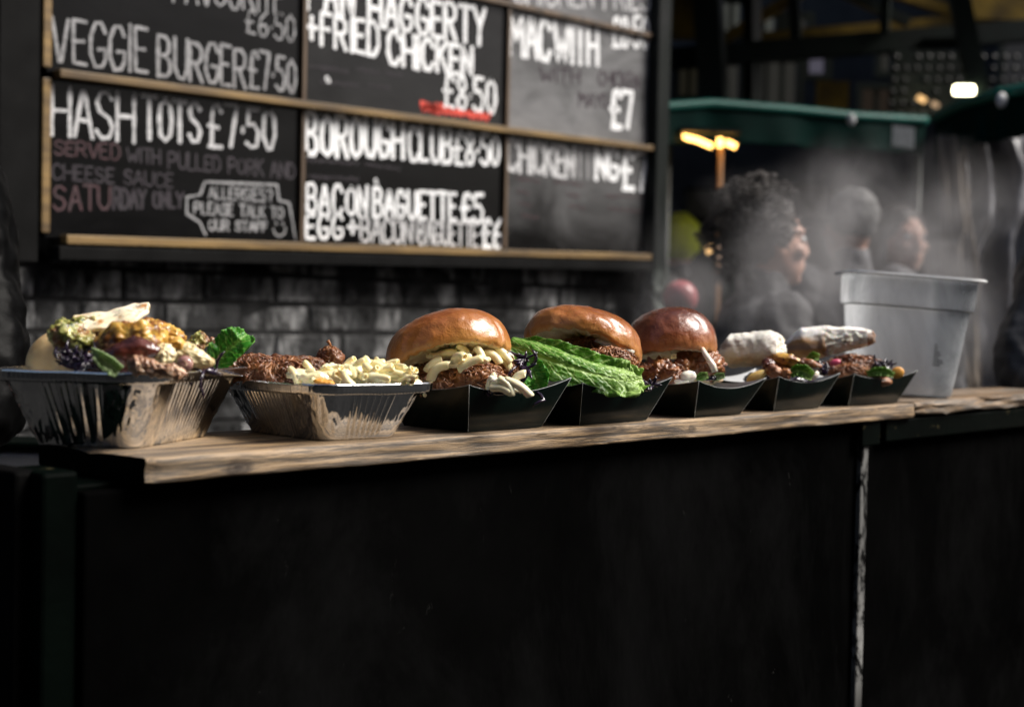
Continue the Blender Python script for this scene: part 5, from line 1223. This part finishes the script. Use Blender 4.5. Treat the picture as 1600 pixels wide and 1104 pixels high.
# ---------------- burger 3
b3 = food('burger', 1065, 600, 1.90, 'fried chicken burger under a dark shiny bun in the middle black tray', 'burger')
bun(1049, 541, 1.90, .061, .060, .066, math.radians(-4), math.radians(-6), .004, m_crust3, b3, 17, rag=.6)
lump(b3, 1032, 583, 1.85, 34, 20, 26, m_fried, 'fried_chicken', 101, .05, .45, 75, .35); lump(b3, 1006, 583, 1.87, 16, 16, 16, m_fried, 'fried_chicken', 102, .05, .45, 75, .35)
lump(b3, 1060, 575, 1.86, 16, 14, 14, m_fried, 'fried_chicken', 105, .05, .45, 75, .35)
lump(b3, 1098, 567, 1.89, 38, 24, 32, m_fried, 'fried_chicken', 103, -.25, .3, 60, .25)
lump(b3, 1065, 590, 1.95, 66, 16, 44, m_crumb, 'lower_bun', 104, 0, .1, 30, .05)
mb = MB(); mb.tube([W(*p) for p in ((1098, 545, 1.855), (1102, 553, 1.845), (1108, 562, 1.838), (1114, 571, 1.835), (1117, 581, 1.835))], [.003, .0036, .0038, .0044, .0040], 12); mb.build('white_sauce', m_sauce, b3)
lump(b3, 1075, 588, 1.82, 12, 10, 9, m_sauce, 'mayonnaise', 106, .2, .3, 80, .05); lump(b3, 1066, 596, 1.82, 13, 5, 8, m_sauce, 'mayonnaise', 107)
leaf(b3, [(1088, 592, 0), (1096, 588, 0), (1106, 586, 0)], [4, 7, 5], 1.83, m_leaf, 'lettuce_leaf', 108, .002); leaf(b3, [(1112, 592, 0), (1122, 588, 0), (1132, 586, 0)], [4, 6, 4], 1.84, m_leafp, 'lettuce_leaf', 109, .002)
ribbons(b3, 1108, 592, 1.84, 16, 4, 10, 18, 110, l=(8, 18), wd=(1, 2))
# ---------------- sandwich 4 and 5
def loaf(parent, x, y, D, L_, rz, ry, roll, crust, crumb, seed, open_x=1, yaw=0., bend=0., face=None, tap=0., endmat=None):
    """half baguette: crust tube with an open torn crumb face at one end"""
    k = D/F; c = W(x, y, D); Rm = Matrix((E1, E2, E3)).transposed() @ Matrix.Rotation(roll, 3, 'Y') @ Matrix.Rotation(yaw, 3, 'Z')
    n, m = 72, 46
    def V(i, j, inset=0):
        t = j/(m-1); q = 2*math.pi*i/n
        end_l = (min(1, (t/.22))**.5 if t < .22 else 1)*(1 if t < .82 else 1-.22*((t-.82)/.18)**2)
        prof = max(.05, end_l)
        cz = math.sin(q); fl = .62 if cz < 0 else 1
        X = (t-.5)*L_*k; r = prof*(1+.05*noise.noise(Vector((t*4, math.cos(q), math.sin(q)+seed))))
        p = Vector((X*open_x, ry*k*r*math.cos(q), rz*k*r*cz*fl+bend*k*math.sin(t*math.pi)))
        p += Vector((0, math.cos(q), cz))*(.0022*noise.noise(Vector((t*9, math.cos(q)*2, seed+cz*2)))+.0009*noise.fractal(Vector((X*220, math.cos(q)*6, cz*6+seed)), 1, 2, 3))
        return c+Rm @ p
    taper = lambda t: 1-(tap*max(0, t-.45)/.55)
    cen = [sum((V(i, j) for i in range(0, n, 6)), Vector())/(n/6) for j in range(m)]
    def isface(i, j):
        q = 2*math.pi*i/n; t = j/(m-1)
        return bool(face) and face[0]+.05*noise.noise(Vector((i*.3, seed, 0))) < t < face[1] and -math.cos(q) > .05+.15*noise.noise(Vector((j*.4, seed, 3))) and math.sin(q) < .78
    def V2(i, j):
        p = V(i, j); p = cen[j]+(p-cen[j])*taper(j/(m-1))
        if isface(i, j): p = p+(cen[j]-p)*(.10+.22*(.5+noise.fractal(p*170, 1, 2, 3)))
        return p
    mb = MB(); mb.grid(n, m, V2, closeu=True, a=lambda i, j: .5+.5*math.sin(2*math.pi*i/n))
    mb.mi = [1 if isface(k % n, k//n) else 0 for k in range(n*(m-1))]
    mb.add([V2(i, 0) for i in range(n)], [tuple(range(n))])
    o = mb.build('crust', [crust, crumb], parent, attr='h')
    mb = MB(); cc = sum((V2(i, m-1) for i in range(n)), Vector())/n
    ax_ = (Rm @ Vector((open_x, 0, 0)))
    def E_(i, j):
        f = 1-j/14; p = cc+(V2(i, m-1)-cc)*(f*.995+.0)
        return p+ax_*(.004*(1-f*f)+.0045*noise.fractal(p*190, 1, 2, 4)*min(1, (1-f)*8)*1.0)
    mb.grid(n, 15, E_, closeu=True); mb.build('torn_crumb', endmat or crumb, o)
    return o
s4 = food('sandwich', 1215, 600, 2.02, 'floury white baguette sandwich with golden chicken in the fourth black tray', 'sandwich')
loaf(s4, 1172, 552, 2.03, 98, 33, 38, math.radians(-7), m_bag1, m_bagc, 121, 1, math.radians(-24))
lump(s4, 1215, 572, 2.0, 26, 15, 22, m_fried, 'chicken_piece', 122, -.5, .5, 80, .3)
for (x, y, D, a_, b_, rl, mt, sd_) in ((1232, 562, 1.985, 26, 8, -.1, m_chy, 123), (1262, 568, 1.985, 22, 7, -.18, m_fried, 124), (1212, 580, 1.96, 16, 9, -.4, m_fried, 125), (1225, 560, 1.99, 16, 7, .1, m_chp, 126), (1200, 570, 1.975, 10, 9, .3, m_chd, 127), (1228, 584, 1.955, 9, 9, .4, m_fried, 128)):
    lump(s4, x, y, D, a_, b_, min(a_, b_)*1.4, mt, 'chicken_piece', sd_, rl, .5, 90, .3, 4)
lump(s4, 1182, 588, 1.965, 17, 8, 10, m_potato, 'potato_wedge', 129, .5, .15, 60, .05, 4); lump(s4, 1268, 585, 1.99, 12, 8, 9, m_sauce, 'onion_slice', 130, .2, .2, 60, .05, 4)
leaf(s4, [(1234, 586, 0), (1244, 578, 0), (1256, 580, 0), (1270, 588, 0)], [5, 9, 11, 7], 1.955, m_leaf, 'lettuce_leaf', 131, .004, 1, .4, rf=120, edge_f=1.); leaf(s4, [(1262, 562, 0), (1270, 556, 0), (1280, 558, 0)], [4, 7, 5], 2.0, m_leaf, 'lettuce_leaf', 132, .003)
lump(s4, 1215, 594, 2.03, 54, 14, 40, m_cab, 'cabbage_bed', 133, 0, .3, 70, .2)
ribbons(s4, 1286, 578, 2.0, 12, 10, 10, 26, 134, l=(10, 20), wd=(1, 2.2))
s5 = food('sandwich', 1340, 598, 2.17, 'open brown baguette sandwich with pulled pork in the farthest black tray', 'sandwich')
loaf(s5, 1294, 538, 2.19, 136, 30, 28, math.radians(-8), m_bag2, m_bagc, 141, 1, math.radians(-10), face=(.46, .93), tap=.45, endmat=m_bag2)
heap(1335, 578, 2.15, 50, 24, 36, 620, m_pork2, s5, 144, l=(10, 24), r=(.6, 1.5)); heap(1330, 582, 2.12, 34, 14, 18, 260, m_pork, s5, 145, l=(10, 22), r=(.6, 1.4))
lump(s5, 1305, 566, 2.11, 9, 5, 5, m_radish, 'radish', 146, .3, .2, 80, .1, 4)
ribbons(s5, 1374, 576, 2.13, 24, 13, 18, 90, 147, l=(12, 26), wd=(1, 2.4))
leaf(s5, [(1355, 584, 0), (1368, 580, 0), (1382, 580, 0), (1396, 586, 0)], [4, 7, 7, 4], 2.09, m_leaf, 'lettuce_leaf', 148, .003, 1, .4, rf=120, edge_f=1.)
lump(s5, 1402, 582, 2.13, 11, 9, 4, m_chip, 'crisp', 149, .3, .15, 60, .05, 4)
lump(s5, 1345, 594, 2.17, 50, 12, 36, m_pork2, 'pork_bed', 150, 0, .2, 60, .1)

# ================================================================ STEAM
def steam(c, ax, ay, az, rx, ry, rz, dens, seed, label):
    mb = MB(); mb.ball(c, rx, ry, rz, ax, ay, az, 4); o = mb.build('steam', None, None, origin=c); o.data.materials.clear()
    s = NB('steam_%d' % seed); tc = s.tc.outputs['Object']
    sc_ = s.n('ShaderNodeVectorMath', operation='MULTIPLY')
    # local radius 0..1 inside the plume
    mats = []
    for a_, r_ in ((ax, rx), (ay, ry), (az, rz)):
        d = s.n('ShaderNodeVectorMath', operation='DOT_PRODUCT'); s.l(tc, d.inputs[0]); d.inputs[1].default_value = tuple(a_/r_); mats.append(d.outputs['Value'])
    q = s.math('ADD', s.math('ADD', s.math('MULTIPLY', mats[0], mats[0]), s.math('MULTIPLY', mats[1], mats[1])), s.math('MULTIPLY', mats[2], mats[2]))
    fall = s.math('POWER', s.ramp(q, [(0, 1), (.9, 0)]), 1.8)
    n1 = s.noise(5.5, 4, .55, .6, (1, 1, .75), seed)
    d = s.math('MULTIPLY', s.math('MULTIPLY', s.ramp(n1, [(.46, .0), (.60, 1)]), fall), dens)
    v = s.n('ShaderNodeVolumePrincipled'); v.inputs['Color'].default_value = (.52, .51, .52, 1); s.l(d, v.inputs['Density']); v.inputs['Anisotropy'].default_value = .1
    s.l(v.outputs[0], s.out.inputs['Volume']); o.data.materials.append(s.m)
    return tag(o, label, 'steam', None, 'stuff')
steam(W(1190, 480, 3.05), E1, E2, E3, .36, .24, .34, 3.4, 3, 'cloud of steam drifting in front of the curly haired woman')
steam(W(1385, 425, 3.15), E1, E2, E3, .44, .28, .36, 6.0, 8, 'cloud of steam rising behind the plastic tub')
